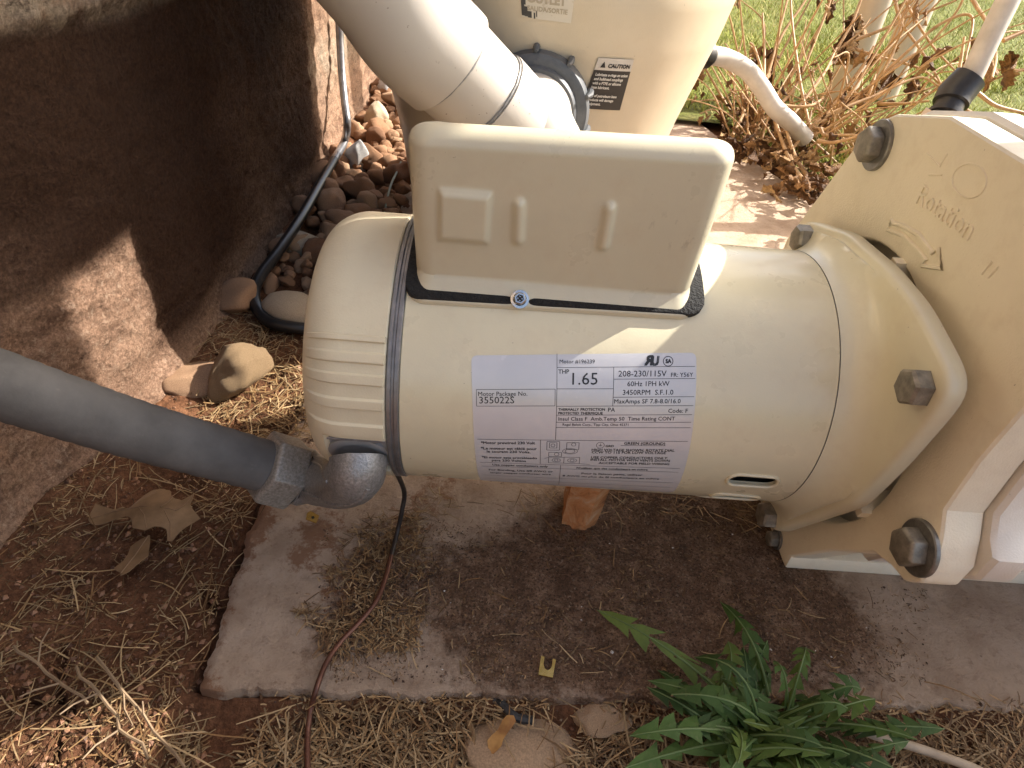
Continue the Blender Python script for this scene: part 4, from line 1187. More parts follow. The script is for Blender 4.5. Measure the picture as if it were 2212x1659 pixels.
tl, tr, br, bl = on_tank(1292, 124), on_tank(1368, 128), on_tank(1338, 238), on_tank(1254, 233)
cf = sticker('c', (tl, tr, br, bl), None)
cs_ = st_patch(cf, 0, 0, 1, 1, .0008, 'caution_sticker', M['sticker_black'], tank)
st_patch(cf, .0, .0, 1.0, .225, .0012, 'white_header', M['sticker_white'], cs_)
Wm = (cf(1, .1, 0) - cf(0, .1, 0)).length; Hm = (cf(.5, 1, 0) - cf(.5, 0, 0)).length
mb = MB()
add_text(mb, 'CAUTION', .60, lambda x, y, h: cf(.32 + x, .175 - y * Wm / Hm, .0016 + h), 1.0, .012)
p_ = [cf(.12, .175, .0016), cf(.26, .175, .0016), cf(.19, .06, .0016)]; mb.add(p_, [(0, 1, 2)])
mb.build('black_print', M['ink'], cs_, smooth=None)
mb = MB()
for i, (tx, w) in enumerate((('Lubricate o-rings on union', .86), ('and bulkhead couplings', .76), ('with a PTFE or silicone', .74), ('base lubricant.', .46), ('', 0), ('Use of petroleum base', .72), ('products will damage', .66), ('equipment.', .36))):
    if tx: add_text(mb, tx, w, lambda x, y, h: cf(.07 + x, .335 + .083 * i - y * Wm / Hm * 1.25, .0016 + h), 1.0, .006)
mb.build('white_print', M['ink_white'], cs_, smooth=None)
tl, tr, br, bl = on_tank(1290, -2), on_tank(1400, 0), on_tank(1232, 50), on_tank(1128, 42)
tl, tr, br, bl = (on_tank(1122, -60)), (on_tank(1246, -52)), on_tank(1233, 50), on_tank(1128, 36)
of = sticker('o', (tl, tr, br, bl), None)
os_ = st_patch(of, 0, 0, 1, 1, .0007, 'outlet_sticker', M['sticker_worn'], tank)
mb = MB()
rg2 = random.Random(3)
for (s0, t0, s1, t1) in ((0, .0, .06, .96), (.06, .74, .12, .97), (.12, .84, .20, .99), (.24, .86, .27, 1.0), (.06, .0, .09, .7), (.29, .82, .31, .95)):
    mb.grid([[of(s0 + (s1-s0) * i / 6, t0 + (t1-t0) * j / 6, .0010) for i in range(7)] for j in range(7)])
mb.build('black_remnant', M['sticker_black'], os_, smooth=None)
Wm = (of(1, .5, 0) - of(0, .5, 0)).length; Hm = (of(.5, 1, 0) - of(.5, 0, 0)).length
mb = MB()
add_text(mb, 'OUTLET', .72, lambda x, y, h: of(.12 + x, .64 - y * Wm / Hm * 1.0, .0011 + h), 1.0, .02)
add_text(mb, 'SALIDA/SORTIE', .78, lambda x, y, h: of(.12 + x, .82 - y * Wm / Hm * 1.0, .0011 + h), 1.0, .006)
mb.build('faded_print', M['ink_grey'], os_, smooth=None)
# side port with black fitting
mb = MB()
f0 = at_d(1512, 116, 1.06); f1 = at_d(1550, 122, 1.075); fd = (f1 - f0).normalized()
mb.tube([f0 - fd * .05, f0 - fd * .02, f0 - fd * .012, f0 + fd * .016, f0 + fd * .024], [.014, .014, .0215, .0215, .016], 28)
hose1 = thing('drain_hose', tuple(f0), 'white hose on a black fitting drooping from the tank into the dead plant', 'hose')
mb.build('black_fitting', M['black_plastic'], hose1)
mb = MB(); hp = [f0 + fd * .02, at_d(1568, 126, 1.085), at_d(1612, 150, 1.10), at_d(1645, 190, 1.11), at_d(1672, 232, 1.12), at_d(1705, 262, 1.13), at_d(1740, 300, 1.16)]
mb.tube(catmull(hp, 8), .0150, 24); mb.build('hose_sleeve', M['hose_white'], hose1)
mb = MB(); k0 = at_d(1484, 178, 1.03); mb.tube([k0 - fd * .03, k0 - fd * .004, k0 + fd * .006, k0 + fd * .008], [.010, .0105, .010, .006], 20)
mb.build('drain_knob', M['black_plastic'], tank)

# --- PVC pipe that climbs away from the union
N3 = nc + nax * .036
J1, J2, E_ = at_d(1045, 211, .585), at_d(968, 135, .555), at_d(815, -55, .500)
pv = thing('pvc_elbow_pipe', tuple(J1), 'thick cream PVC pipe with glued couplings rising from the filter union', 'pipe')
d1 = (J2 - J1).normalized(); L1 = J1 - d1 * .055
bz = []
for k in range(17):
    t = k / 16; A, B, Cc_, D = N3 - nax * .012, N3 + nax * .045, L1 - d1 * .04, L1
    bz.append(A * (1-t)**3 + B * 3*t*(1-t)**2 + Cc_ * 3*t*t*(1-t) + D * t**3)
mb = MB(); ep = bz + [J1 - d1 * .002, J1 - d1 * .0004, J1]
mb.tube(ep, [.0375 + .009 * smooth01(.15, .75, k / 16) for k in range(17)] + [.0468, .0465, .0445], 56)
mb.build('lower_elbow', M['pvc'], pv)
mb = MB(); mb.tube([J1 - d1 * .004, J1 + d1 * .02, J2 + d1 * .01], .0438, 56); mb.build('pipe_section', M['pvc'], pv)
mb = MB(); d2 = (E_ - J2).normalized()
up = catmull([J2, J2 + d1 * .04, E_, at_d(640, -260, .46), at_d(430, -480, .42)], 8)
mb.tube([J2] + [J2 + d1 * .0006] + up[1:], [.0440] + [.0482] + [.0484] * (len(up) - 1), 56); mb.build('upper_coupling', M['pvc'], pv)
for jn, jd, rr in ((J1, d1, .0443), (J2, -d1, .0444)):
    mb = MB(); e1 = Vector((0, 0, 1)); e1 = (e1 - jd * e1.dot(jd)).normalized(); e2 = jd.cross(e1)
    mb.tube([jn + jd * (.0012 + .0006 * noise.noise(Vector((i * .5, 0, 0)))) + (e1 * math.cos(2*PI*i/72) + e2 * math.sin(2*PI*i/72)) * (rr) for i in range(72)], [.0012 + .0008 * abs(noise.noise(Vector((i * .35, 4, 0)))) for i in range(72)], 6, closed=True)
    mb.build('glue_bead', M['caulk'], pv)

# ================================================================== BACKGROUND PIPES AND HOSE
for (ut, ub, Y, lb) in ((1855, 1810, 1.72, 'left upright beige PVC pipe among the dead stems'), (1957, 1900, 1.80, 'right upright beige PVC pipe among the dead stems')):
    b = on_y(ub - 6, 235, Y); b.z = 0
    t_ = thing('upright_pipe', (b.x, b.y, 0), lb, 'pipe', 'upright pipes behind the pump')
    mb = MB(); mb.lathe([(-.03, .0345), (1.25, .0345)], b, (0, 0, 1), 36, cap1=True); mb.build('pipe', M['pvc_pink'], t_)
    mb = MB(); mb.lathe([(0, .035), (.0005, .040), (.045, .040), (.0455, .035)], b + Vector((0, 0, 1.0)), (0, 0, 1), 36); mb.build('coupling', M['pvc_pink'], t_)
q0 = at_d(2040, 252, .95); q1 = at_d(2062, 205, .95); q2 = at_d(2098, 165, .94); q3 = at_d(2150, 55, .92); q4 = at_d(2215, -70, .90); q5 = at_d(2330, -260, .88)
h2 = thing('riser_hose', (q0.x, q0.y, 0), 'white hose in a black fitting on a PVC riser behind the pump', 'hose')
mb = MB(); mb.tube([Vector((q0.x - .01, q0.y, 0)), Vector((q0.x - .01, q0.y, q0.z * .6)), q0 - Vector((.006, 0, .02)), q0], [.030, .030, .030, .029], 32); mb.build('riser', M['pvc_pink'], h2)
mb = MB(); mb.tube([q0, q0 + (q1 - q0) * .18, q0 + (q1 - q0) * .2, q0 + (q1 - q0) * .55, q0 + (q1 - q0) * .6, q1, q2 - (q2 - q1) * .06, q2], [.024, .024, .020, .020, .0245, .0255, .0235, .018], 28); mb.build('black_fitting', M['black_plastic'], h2)
mb = MB(); mb.tube(catmull([q2 - (q2 - q1) * .2, q2, q3, q4, q5], 8), .0158, 28); mb.build('hose_sleeve', M['hose_white'], h2)

# ================================================================== BLACK CABLE ALONG THE WALL
def wall_pt(u, v, off):
    x = -.29
    for k in range(6):
        p = on_x(u, v, x); x = wall_x(p.y) + off
    return on_x(u, v, x)
cpts = [wall_pt(725, -140, .02), wall_pt(729, -30, .018), wall_pt(733, 60, .016), wall_pt(738, 150, .02), wall_pt(744, 215, .028), wall_pt(750, 268, .036)] + \
       [on_z(744, 305, .040), on_z(722, 345, .036), on_z(690, 400, .034), on_z(650, 470, .033), on_z(600, 545, .030), on_z(565, 592, .026), on_z(549, 630, .020), on_z(556, 668, .014), on_z(585, 696, .010), on_z(640, 708, .008), on_z(720, 712, .006), on_z(800, 720, .005)]
cb = thing('black_cable', tuple(cpts[10]), 'black cable running down the wall and looping over the gravel', 'cable')
cp = catmull(cpts, 8)
k1, k2 = 8 * 1, 8 * 7
mb = MB(); mb.tube(cp[:k2 + 1], .0058, 18); mb.build('upper_run', M['steel_wire'], cb)
mb = MB(); mb.tube(cp[k2:], .0062, 18); mb.build('lower_run', M['black_rubber'], cb)
mb = MB()
gw = [on_z(830, 470, .012), on_z(836, 430, .022), on_z(846, 395, .03), on_z(858, 370, .034), on_z(866, 350, .04)]
mb.tube(catmull(gw, 6), .0017, 8); tw = mb.build('green_wire', m_simple('faded_green_wire', (.12, .16, .12), (.22, .26, .2), 60, .5), None, gw[1]); tag(tw, 'short pale green wire sticking up from the gravel', 'wire')

# ================================================================== SMALL THINGS ON THE GROUND
def flat_piece(name, outline, z0, thick, mat, label, cat, curl=0.0, sub=0, fnz=None):
    P = [on_z(u, v, z0) for u, v in outline]; c = sum(P, Vector()) / len(P)
    bm = bmesh.new(); vs = [bm.verts.new(p - c) for p in P]; f = bm.faces.new(vs)
    if f.normal.z < 0: f.normal_flip()
    bmesh.ops.triangulate(bm, faces=[f])
    if sub: bmesh.ops.subdivide_edges(bm, edges=list(bm.edges), cuts=sub, use_grid_fill=True)
    for v in bm.verts:
        if fnz: v.co.z += fnz(v.co.x, v.co.y)
    if thick:
        r = bmesh.ops.extrude_face_region(bm, geom=list(bm.faces))
        for g in r['geom']:
            if isinstance(g, bmesh.types.BMVert): g.co.z += thick
    bmesh.ops.recalc_face_normals(bm, faces=bm.faces)
    me = bpy.data.meshes.new(name); bm.to_mesh(me); bm.free(); me.materials.append(mat)
    me.polygons.foreach_set('use_smooth', [True] * len(me.polygons)); me.set_sharp_from_angle(angle=math.radians(50))
    o = bpy.data.objects.new(name, me); C.objects.link(o); o.location = c; ROOTS[o.name] = tuple(c)
    return tag(o, label, cat)
rz = lambda pts: [(x * .4, 995.4 + y * .4) for x, y in pts]
leafA = rz([(462,292),(478,250),(505,212),(550,226),(600,245),(655,258),(700,262),(745,225),(790,188),(830,160),(880,150),(922,165),(930,200),(950,225),(985,236),(1020,205),(1050,180),(1044,215),(1030,255),(1056,285),(1082,312),(1040,345),(990,380),(958,410),(932,438),(905,437),(908,410),(905,387),(875,376),(845,375),(815,384),(790,392),(755,384),(722,377),(720,345),(708,318),(682,306),(640,308),(590,318),(550,328),(510,330),(480,318)])
lf = flat_piece('oak_leaf', leafA, .010, .0005, M['oak'], 'large tan lobed oak leaf lying flat left of the conduit', 'leaf', sub=2, fnz=lambda x, y: .006 * math.sin(x * 60 + 1) * math.cos(y * 70) + .05 * abs(y) ** 1.0 * .25)
def leaf_z(o):
    from mathutils.bvhtree import BVHTree
    bm = bmesh.new(); bm.from_mesh(o.data); t = BVHTree.FromBMesh(bm); bm.free(); l0 = Vector(o.location)
    def q(p):
        r = t.ray_cast(Vector((p.x - l0.x, p.y - l0.y, 1)), Vector((0, 0, -1))); return Vector((p.x, p.y, (r[0].z + l0.z + .0004) if r[0] else p.z))
    return q
qz = leaf_z(lf); mb = MB()
for vn in ([(468,290),(620,262),(780,268),(930,290),(1080,314)], [(700,266),(760,225),(850,175)], [(880,282),(920,250),(940,215)], [(960,296),(1010,255),(1040,200)], [(760,275),(790,320),(800,385)], [(900,300),(930,360),(925,425)]):
    mb.tube([qz(on_z(*p, .01)) for p in rz(vn)], .00032, 5)
mb.build('leaf_vein', M['vein'], lf)
leafB = rz([(812,408),(815,450),(806,528),(780,545),(752,565),(700,606),(652,622),(646,600),(628,590),(610,572),(640,552),(662,538),(690,500),(702,458),(730,440),(760,424)])
lf2 = flat_piece('oak_leaf', leafB, .006, .0005, M['oak'], 'smaller pointed piece of oak leaf below the large one', 'leaf', sub=1, fnz=lambda x, y: .003 * math.sin(x * 90))
qz = leaf_z(lf2); mb = MB(); mb.tube([qz(on_z(*p, .006)) for p in rz([(805,412),(745,500),(655,610)])], .0004, 5); mb.build('leaf_vein', M['vein'], lf2)
r8 = lambda pts: [((750 + x / 2.212) * .8848, (1125 + y / 2.212) * .8848) for x, y in pts]
U = [(1264,1055),(1281,1063),(1276,1100),(1280,1122),(1295,1134),(1312,1128),(1322,1108),(1325,1073),(1343,1076),(1335,1120),(1325,1174),(1285,1166),(1248,1158),(1256,1100)]
flat_piece('brass_fork', r8(U), .0022, .0009, M['brass'], 'U-shaped brass fork terminal lying near the pad edge', 'terminal')
tab = rz([(1660,285),(1676,274),(1724,300),(1708,340),(1652,318)])
tp_ = flat_piece('brass_tab', tab, .0035, .0009, M['brass'], 'small square brass tab with a hole below the elbow', 'terminal')
h_ = on_z(*rz([(1690, 306)])[0], .0046); mb = MB(); mb.lathe([(0, .0011), (.0001, .0011)], h_, (0, 0, 1), 14, cap1=True); mb.build('hole', M['dark_void'], tp_)
lo = r8([(975,1490),(1000,1470),(1030,1455),(1050,1420),(1075,1400),(1110,1410),(1122,1440),(1090,1470),(1060,1500),(1050,1530),(1010,1560),(985,1550)])
flat_piece('curled_leaf', lo, -.004, .0006, m_leaf('orange_leaf', (.16, .055, .02), (.52, .30, .10)), 'curled orange and brown leaf scrap in front of the pad', 'leaf', sub=2, fnz=lambda x, y: .004 * math.sin(x * 170) + .004 * math.sin(y * 200))
mb = MB(); tp = [on_z(1066, 1514, -.010), on_z(1085, 1522, -.008), on_z(1100, 1538, -.008), on_z(1118, 1550, -.009), on_z(1150, 1556, -.012)]
mb.tube(catmull(tp, 5), [.0026 + .001 * noise.noise(Vector((i * .7, 0, 0))) for i in range(21)], 8); tw = mb.build('black_twig', M['twig_black'], None, tp[1]); tag(tw, 'short black twig under the front edge of the pad', 'twig')
mb = MB(); tp = [on_z(1850, 1572, -.004), on_z(1900, 1592, -.004), on_z(1980, 1615, -.005), on_z(2085, 1652, -.006), on_z(2130, 1672, -.006)]
mb.tube(catmull(tp, 4), .0028, 10); tw = mb.build('pale_stick', M['stick'], None, tp[1]); tag(tw, 'straight pale stick beside the dandelion in front of the pad', 'stick')
for (u0, v0, u1, v1, lb) in ((165, 1440, 320, 1640, 'long knobbly dry stem bottom left crossing the cracked clay'), (30, 1395, 190, 1520, 'dry stem on the clay left of the long knobbly stem'), (210, 1420, 400, 1659, 'dry forked stem on the clay right of the long knobbly stem')):
    p0, p1_ = on_z(u0, v0, .004), on_z(u1, v1, .003); k = 9; pp = []
    for i in range(k + 1):
        t = i / k; p = p0.lerp(p1_, t); pp.append(p + Vector((.004 * noise.noise(Vector((t * 5, u0, 0))), .004 * noise.noise(Vector((t * 5, v0, 3))), .0015 * math.sin(t * 9))))
    mb = MB(); mb.tube(pp, [.0009 + .0004 * noise.noise(Vector((i * 1.7, u0, 1))) for i in range(k + 1)], 6)
    for i in (3, 6):
        d = Vector((random.uniform(-1, 1), random.uniform(-1, 1), .15)).normalized(); mb.tube([pp[i], pp[i] + d * .012, pp[i] + d * .022 + Vector((.004, 0, 0))], [.0007, .0006, .0004], 5)
    o = mb.build('dry_stem', M['twig'], None, p0); tag(o, lb, 'stem')

# --- straw litter: thousands of bits on the clay and the pad
def straw_field(n, fu, lmin, lmax, wmin, wmax, pal, zoff=.0015, lift=.12):
    P, D, L, W, COL, B = [], [], [], [], [], []
    while len(P) < n:
        u, v = fu()
        if u is None: continue
        p = on_z(u, v, -.004); x, y = p.x, p.y
        if x < wall_x(y) + .006: continue
        onpad = x > pad_left(y) and y > pad_front(x)
        z = .0006 if onpad else ground_z(x, y)
        z += zoff * random.random() + .0004
        a = random.uniform(0, 2 * PI); l = lmin + (lmax - lmin) * random.random() ** 2.2
        e = random.uniform(-.02, lift)
        P.append((x, y, z)); D.append((math.cos(a), math.sin(a), e)); L.append(l); W.append(random.uniform(wmin, wmax))
        c = np.array(random.choice(pal)) * random.uniform(.4, 1.0) * np.array([1.0, .88, .73]); COL.append(c)
        k = random.uniform(-.35, .35) * l; B.append((-math.sin(a) * k, math.cos(a) * k, -e * l * .9))
    return [np.array(q) for q in (P, D, L, W, COL, B)]
PAL = [(.40, .29, .165), (.34, .235, .125), (.46, .36, .22), (.27, .17, .085), (.20, .125, .066), (.31, .24, .15), (.50, .40, .26)]
PALd = [(.16, .10, .055), (.22, .145, .08), (.11, .068, .04), (.30, .21, .12)]
def reg(poly):
    us = [p[0] for p in poly]; vs_ = [p[1] for p in poly]
    def f():
        u, v = random.uniform(min(us), max(us)), random.uniform(min(vs_), max(vs_)); c = False; j = len(poly) - 1
        for i in range(len(poly)):
            if (poly[i][1] > v) != (poly[j][1] > v) and u < (poly[j][0]-poly[i][0]) * (v-poly[i][1]) / (poly[j][1]-poly[i][1]) + poly[i][0]: c = not c
            j = i
        return (u, v) if c else (None, None)
    return f
def masked(f, s, thr, seed):
    def g():
        u, v = f()
        if u is None: return None, None
        return (u, v) if noise.noise(Vector((u * s, v * s, seed))) > thr + random.uniform(-.25, .25) else (None, None)
    return g
left = reg([(-40, 1120), (180, 1010), (330, 860), (480, 690), (640, 700), (690, 960), (540, 1080), (420, 1480), (430, 1700), (-60, 1700)])
strip = reg([(560, 1500), (1440, 1512), (2230, 1530), (2230, 1690), (500, 1690)])
padpatch = reg([(640, 1330), (700, 1240), (800, 1130), (905, 1120), (930, 1250), (900, 1420), (720, 1430)])
padall = reg([(700, 1140), (1640, 1120), (1700, 1260), (2000, 1280), (2000, 1480), (720, 1480)])
behind = reg([(480, 700), (660, 690), (690, 960), (560, 960), (420, 900)])
darkpit = reg([(860, 1080), (1660, 1085), (1660, 1150), (860, 1120)])
F_ = [straw_field(1250, masked(left, .006, .16, 1), .004, .018, .0005, .0011, PAL),
      straw_field(280, masked(left, .005, -.1, 2), .02, .055, .0006, .0011, PAL, .004, .2),
      straw_field(1700, left, .002, .008, .0004, .0009, PALd),
      straw_field(7500, masked(strip, .006, -.25, 3), .003, .015, .0005, .0013, PAL + PALd, .006),
      straw_field(520, strip, .015, .045, .0007, .0013, PAL, .007, .25),
      straw_field(1500, masked(padpatch, .012, -.15, 4), .003, .013, .0005, .0010, PAL + PALd, .003),
      straw_field(2400, masked(padall, .009, .08, 5), .0010, .0042, .0004, .0009, PALd + [(.36, .26, .16)], .0006),
      straw_field(110, padall, .005, .02, .0005, .0009, PAL, .001),
      straw_field(900, behind, .006, .03, .0007, .0014, PAL, .006, .2),
      straw_field(160, masked(darkpit, .01, .0, 6), .006, .022, .0006, .0010, PAL, .003)]
args = [np.concatenate([q[i] for q in F_]) for i in range(6)]
sw = blade_mesh('dry_straw', M['straw'], *args, nseg=3, flat=True); tag(sw, 'dry straw and grass clippings littering the clay and the pad', 'straw', kind='stuff')

# --- crumbs of clay on the ground and the pad
def crumbs(n, f, smin, smax, pal, zo):
    V, F, K = [], [], []
    while n > 0:
        u, v = f()
        if u is None: continue
        p = on_z(u, v, -.003); x, y = p.x, p.y
        if x < wall_x(y) + .004: continue
        onpad = x > pad_left(y) and y > pad_front(x); z = .0 if onpad else ground_z(x, y)
        s = smin + (smax - smin) * random.random() ** 3; b = len(V); q = Matrix.Rotation(random.uniform(0, 6.3), 3, 'Z'); c = np.array(random.choice(pal)) * random.uniform(.7, 1.2)
        for d in ((1,0,0), (-1,0,0), (0,1,0), (0,-1,0), (0,0,1), (0,0,-1)):
            w = q @ Vector(d) * s * random.uniform(.6, 1.15); V.append((x + w.x, y + w.y, z + s * .3 + w.z * .75 + zo)); K.append((*c, 1))
        F += [(b, b+2, b+4), (b+2, b+1, b+4), (b+1, b+3, b+4), (b+3, b, b+4), (b+2, b, b+5), (b+1, b+2, b+5), (b+3, b+1, b+5), (b, b+3, b+5)]; n -= 1
    return V, F, K
RED = [(.15, .068, .035), (.21, .10, .05), (.10, .047, .025), (.26, .135, .075)]
DRK = [(.055, .030, .018), (.09, .05, .03), (.13, .08, .05), (.20, .14, .09)]
CV, CF, CK = [], [], []
for a_ in ((1500, left, .0007, .0032, RED, 0), (600, strip, .0007, .0028, RED + DRK, 0), (2600, masked(padall, .008, -.05, 8), .0004, .0013, DRK, 0), (500, masked(padpatch, .01, -.2, 9), .0005, .0016, DRK + RED, 0), (24, padall, .0006, .0016, [(.62, .58, .52)], 0)):
    v_, f_, k_ = crumbs(*a_); b = len(CV); CV += v_; CF += [tuple(i + b for i in q) for q in f_]; CK += k_
me = bpy.data.meshes.new('soil_crumbs'); me.from_pydata(CV, [], CF); me.materials.append(M['straw'])
at = me.attributes.new('col', 'FLOAT_COLOR', 'POINT'); at.data.foreach_set('color', np.array(CK, dtype=np.float32).reshape(-1))
sc_o = bpy.data.objects.new('soil_crumbs', me); C.objects.link(sc_o); tag(sc_o, 'crumbs of red clay scattered over the ground and the pad', 'soil', kind='stuff')

# ================================================================== DEAD PLANT
base = on_z(1690, 320, 0)
dp = thing('dead_plant', (base.x, base.y, 0), 'dried brown plant with long bare stems and shrivelled leaves behind the pump', 'plant')
tube_stems = []
def stem(pts, r0=.0042, r1=.0022):
    k = catmull(pts, 6); tube_stems.append(k); mb = MB()
    mb.tube(k, [r0 + (r1 - r0) * i / (len(k) - 1) + .0004 * noise.noise(Vector((i * .6, r0 * 1e4, len(tube_stems)))) for i in range(len(k))], 7)
    mb.build('stem', M['stem'], dp)
q3 = lambda x, y, d: at_d((1500 + x / 2.212) * .8848, (y / 2.212) * .8848, d)
ST = [[(1080,1040,1.05),(960,890,1.10),(880,690,1.16),(830,500,1.2),(760,270,1.22),(730,230,1.22)],
      [(1040,950,1.10),(970,830,1.12),(900,620,1.15),(830,520,1.18)],
      [(1130,700,1.2),(1060,680,1.2),(1035,600,1.2),(1000,420,1.22),(960,120,1.25),(950,-80,1.27)],
      [(900,560,1.3),(980,460,1.3),(1090,200,1.3),(1160,20,1.3),(1190,-120,1.3)],
      [(780,560,1.3),(850,330,1.3),(900,130,1.3),(950,-60,1.3)],
      [(800,600,1.25),(810,300,1.3),(800,70,1.3)],
      [(830,420,1.35),(900,200,1.35),(1020,20,1.35),(1060,-60,1.35)],
      [(1060,680,1.2),(1250,580,1.2),(1560,300,1.15),(1760,130,1.12),(1930,90,1.1),(1895,330,1.08)],
      [(1100,640,1.3),(1330,500,1.27),(1560,330,1.25),(1700,240,1.25),(1850,60,1.22),(1900,-60,1.2)],
      [(1500,-60,1.3),(1545,120,1.3),(1580,170,1.3),(1700,340,1.28),(1840,600,1.22)],
      [(1555,-60,1.32),(1600,60,1.32),(1720,250,1.3),(1840,380,1.28)],
      [(1240,240,1.35),(1400,300,1.33),(1560,340,1.32),(1700,400,1.3),(1850,560,1.28)],
      [(1240,240,1.35),(1470,150,1.33),(1560,100,1.32),(1700,60,1.3),(1850,0,1.28)],
      [(1180,300,1.34),(1280,130,1.34),(1340,-20,1.34)],
      [(1240,250,1.35),(1180,330,1.34),(1080,460,1.3),(960,620,1.28)],
      [(1330,590,1.3),(1420,430,1.3),(1500,300,1.3),(1560,100,1.3)],
      [(1320,640,1.24),(1380,500,1.22),(1410,400,1.22)],
      [(1900,-60,1.1),(1960,40,1.08),(2020,140,1.05),(2060,300,1.04),(2040,420,1.0)],
      [(1830,600,1.0),(1840,480,1.0),(1870,330,1.0),(1890,200,1.0)],
      [(1960,500,1.0),(2060,570,1.0),(2212,610,1.0),(2300,640,1.0)],
      [(2100,220,1.05),(2212,170,1.05),(2320,120,1.05)],
      [(1100,760,1.1),(1180,770,1.08),(1300,740,1.05),(1360,700,1.04)],
      [(1110,690,1.12),(1140,730,1.12),(1250,730,1.1),(1340,730,1.08)],
      [(870,560,1.2),(960,575,1.2),(1060,570,1.2),(1130,530,1.22)],
      [(1880,560,1.1),(1900,590,1.1),(1960,620,1.1)], [(1420,560,1.25),(1560,560,1.22),(1700,545,1.2)],
      [(620,760,1.28),(700,600,1.3),(720,430,1.32),(740,250,1.34)], [(960,800,1.15),(1120,640,1.15),(1400,520,1.15),(1640,420,1.15),(1760,470,1.14)],
      [(1050,720,1.25),(1190,560,1.25),(1290,440,1.25),(1360,330,1.25),(1400,250,1.25)], [(900,720,1.22),(1010,560,1.24),(1130,400,1.26),(1200,260,1.3)]]
for s_ in ST: stem([q3(*p) for p in s_], .0036, .0019)
for k in range(70):
    a = random.uniform(0, 2 * PI); b = base + Vector((random.uniform(-.10, .16), random.uniform(-.16, .14), .0))
    l = random.uniform(.06, .30); d = Vector((math.cos(a) * .7, math.sin(a) * .5, random.uniform(.25, 1.0))).normalized()
    stem([b, b + d * l * .5 + Vector((random.uniform(-.02, .02), 0, .015)), b + d * l + Vector((random.uniform(-.04, .04), 0, random.uniform(-.03, .02)))], random.uniform(.0012, .0028), .001)
for k in range(38):
    b = base + Vector((random.uniform(-.08, .20), random.uniform(-.12, .22), .0)); l = random.uniform(.22, .60)
    d = Vector((random.gauss(.25, .55), random.gauss(.1, .5), random.uniform(.45, 1.1))).normalized(); j = Vector((random.gauss(0, .03), random.gauss(0, .03), random.gauss(0, .02)))
    stem([b, b + d * l * .35 + j * .6, b + d * l * .7 + j + Vector((0, 0, .01)), b + d * l + j * 2.2 + Vector((0, 0, -.05 * random.random()))], random.uniform(.0016, .0030), .0011)
lv = []
for k in range(7):
    mb = MB(); rows = []; r = random.Random(k)
    nx_, ny_ = 8, 5; L = 1.0; cu = r.uniform(2.2, 4.6); tw_ = r.uniform(-1.6, 1.6); bend = r.uniform(-1.2, 1.2)
    for j in range(nx_ + 1):
        t = j / nx_; w = .36 * math.sin(PI * min(1, t * .92 + .06)) * (1 + .35 * math.sin(t * 17 + k)); row = []
        for i in range(ny_):
            s = (i / (ny_ - 1) - .5); ang = s * cu
            y = math.sin(ang) / cu * w * 2.2; z = (1 - math.cos(ang)) / cu * w * 2.2 + .05 * noise.noise(Vector((t * 6, s * 6, k)))
            ca, sa_ = math.cos(tw_ * t), math.sin(tw_ * t); y, z = y * ca - z * sa_, y * sa_ + z * ca
            row.append((t * L, y, z + bend * t * t * .3))
        rows.append(row)
    mb.grid(rows); me_o = mb.build('leaf', M['dead'], None, (0, 0, 0)); lv.append(me_o.data); bpy.data.objects.remove(me_o)
def dead_leaf(p, s, hang=True):
    o = bpy.data.objects.new('leaf', random.choice(lv)); C.objects.link(o); o.parent = dp
    o.location = p - Vector(dp.location); o.scale = (s, s * random.uniform(.6, 1.2), s)
    o.rotation_euler = (random.uniform(0, 6.3), (random.uniform(.5, 1.6) if hang else random.uniform(-.5, .5)), random.uniform(0, 6.3))
for k in range(300):
    # litter heaped round the foot of the plant
    t = random.random(); u = 1575 + 215 * t + random.gauss(0, 18); v = 268 + 150 * t + random.gauss(0, 34) - 20
    p = on_z(u, v, random.uniform(.004, .05)); dead_leaf(p, random.uniform(.014, .036), False)
for k in range(170):
    s_ = random.choice(tube_stems); p = random.choice(s_[1:]); 
    if random.random() < .6 and p.z > .30: continue
    dead_leaf(p + Vector((random.gauss(0, .008), random.gauss(0, .006), random.gauss(0, .006))), random.uniform(.014, .038))
for (x, y, d, n_) in ((1310,100,1.34,12), (1290,180,1.34,9), (1270,250,1.34,6), (780,260,1.3,4), (850,280,1.3,4), (2160,280,1.05,3), (2150,360,1.05,2), (1640,440,1.25,6), (1500,420,1.28,6), (1380,440,1.28,5), (1190,30,1.3,3)):
    for k in range(n_): dead_leaf(q3(x + random.gauss(0, 14), y + random.gauss(0, 26), d), random.uniform(.022, .046))

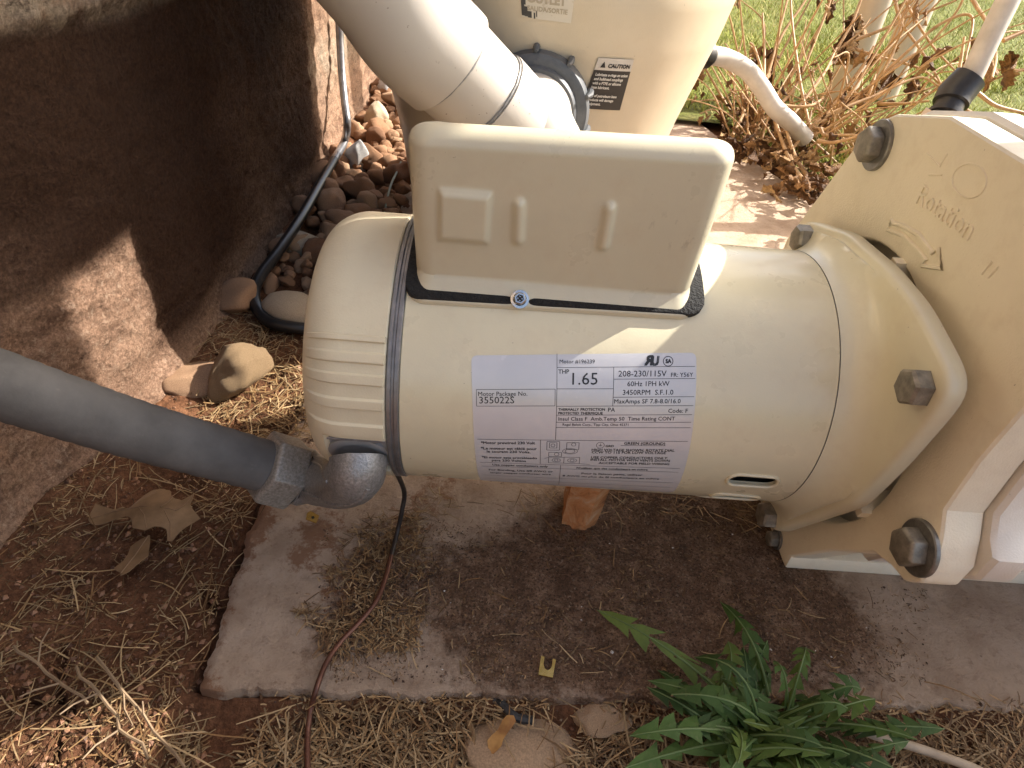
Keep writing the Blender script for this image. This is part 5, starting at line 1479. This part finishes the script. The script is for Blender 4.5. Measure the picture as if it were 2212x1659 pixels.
# ================================================================== DANDELION
dc = on_z(1640, 1605, -.012)
dn = thing('dandelion_plant', (dc.x, dc.y, dc.z), 'dark green dandelion with jagged leaves at the front edge of the pad', 'plant')
def dleaf(base, tip, arch, wid, seed, nl=6):
    wid *= .56; r = random.Random(seed); base, tip = Vector(base), Vector(tip); mid = (base + tip) / 2 + Vector((r.uniform(-.006, .006), r.uniform(-.006, .006), arch))
    def axis(t): return base * (1-t)**2 + mid * 2*t*(1-t) + tip * t*t
    L = (tip - base).length; up = Vector((0, 0, 1)); mb = MB()
    def frame(t):
        d = (axis(min(1, t + .02)) - axis(max(0, t - .02))).normalized(); s = d.cross(up); s = s.normalized() if s.length > 1e-4 else Vector((1, 0, 0)); return d, s, s.cross(d)
    roll = r.uniform(-.5, .5)
    def P(t, w, h=0.0):
        d, s, n = frame(t); s2 = s * math.cos(roll) + n * math.sin(roll); n2 = n * math.cos(roll) - s * math.sin(roll); return axis(t) + s2 * w + n2 * h
    ts = [0.0]; t = r.uniform(.14, .24)
    for k in range(nl): ts.append(t); t += (.80 - ts[1]) / nl
    ts = [ts[0]] + [ts[1]] + [q + r.uniform(-.012, .012) for q in ts[2:]]
    droop = r.uniform(-.5, .1)
    for sgn in (1, -1):
        mb.cur = 0
        mb.add([P(0, 0), P(ts[1], 0), P(ts[1], sgn * wid * .07), P(0, sgn * wid * .05)], [(0, 1, 2, 3)])
        for k in range(1, nl + 1):
            a = ts[k] + r.uniform(-.02, .02); b = (ts[k + 1] if k < nl else .80); w = wid * (.35 + .65 * (k / nl) ** .8) * r.uniform(.55, 1.2); fold = (droop + r.uniform(-.45, .45)) * w
            a = min(a, b - .03); back = a - (b - a) * r.uniform(-.1, .75); m_ = (a + b) / 2; tipw = r.uniform(.5, .75)
            mb.add([P(a, 0), P(m_, 0), P(b, 0), P(b, sgn * wid * .12, -.0002), P(m_, sgn * w * tipw, fold * .5), P(back, sgn * w, fold), P(back + (a - back) * .5, sgn * w * .55, fold * .45), P(a, sgn * wid * .22, fold * .1), P(a - .012, sgn * w * .30, fold * .2)], [(0, 1, 4, 7), (1, 2, 3, 4), (7, 4, 6), (6, 4, 5), (7, 6, 8)])
        w = wid * 1.0 * r.uniform(.7, 1.1); fold = (droop * .6 + r.uniform(-.2, .3)) * w
        mb.add([P(.80, 0), P(.90, 0), P(1.0, 0), P(.92, sgn * w * .40, fold * .4), P(.84, sgn * w * .60, fold * .7), P(.77, sgn * w * .9, fold), P(.795, sgn * wid * .14)], [(0, 1, 4, 6), (1, 2, 3), (1, 3, 4), (6, 4, 5)])
    mb.cur = 1; k = 9
    mb.tube([P(i / k, 0, .0002) for i in range(k + 1)], [.0009 - .0006 * i / k for i in range(k + 1)], 6)
    return mb.build('leaf', [M['dandelion'], M['dandelion_rib']], dn, smooth=25)
def gz(u, v, z): return on_z(u, v, z)
DL = [((1640,1580),(1290,1318),.028,.030,.0135), ((1668,1560),(1556,1300),.03,.034,.012), ((1700,1560),(1672,1428),.03,.03,.011), ((1630,1600),(1450,1570),.02,.02,.012), ((1640,1600),(1350,1659),.02,.01,.013), ((1650,1600),(1890,1510),.03,.03,.0125),
      ((1700,1560),(1860,1490),.04,.03,.012), ((1690,1570),(1980,1598),.03,.02,.0125), ((1650,1590),(1560,1700),.03,.02,.013), ((1700,1600),(1790,1700),.03,.02,.013), ((1660,1590),(1450,1500),.04,.035,.012), ((1650,1600),(1400,1470),.03,.03,.012), ((1640,1580),(1830,1530),.045,.035,.014), ((1690,1570),(1740,1400),.03,.045,.011), ((1620,1590),(1360,1590),.03,.03,.012), ((1720,1580),(2040,1575),.03,.02,.011),((1640,1600),(1500,1420),.035,.05,.011),((1690,1590),(1930,1660),.03,.02,.012)]
for i, (b, t, zt, ar, w) in enumerate(DL): dleaf(gz(*b, -.010), gz(*t, zt * .6), ar, w * 1.15, 100 + i, 4 + i % 2)
for i in range(50):
    a = random.uniform(0, 2 * PI); l = random.uniform(.04, .085); b = dc + Vector((random.uniform(-.035, .04), random.uniform(-.02, .012), 0))
    t = b + Vector((math.cos(a) * l, math.sin(a) * l * .8, random.uniform(.0, .035)))
    if t.y > .235: t.y = .2 + random.uniform(0, .03)
    dleaf(b, t, random.uniform(.004, .026), random.uniform(.009, .015), 300 + i, random.choice([3, 4, 5]))
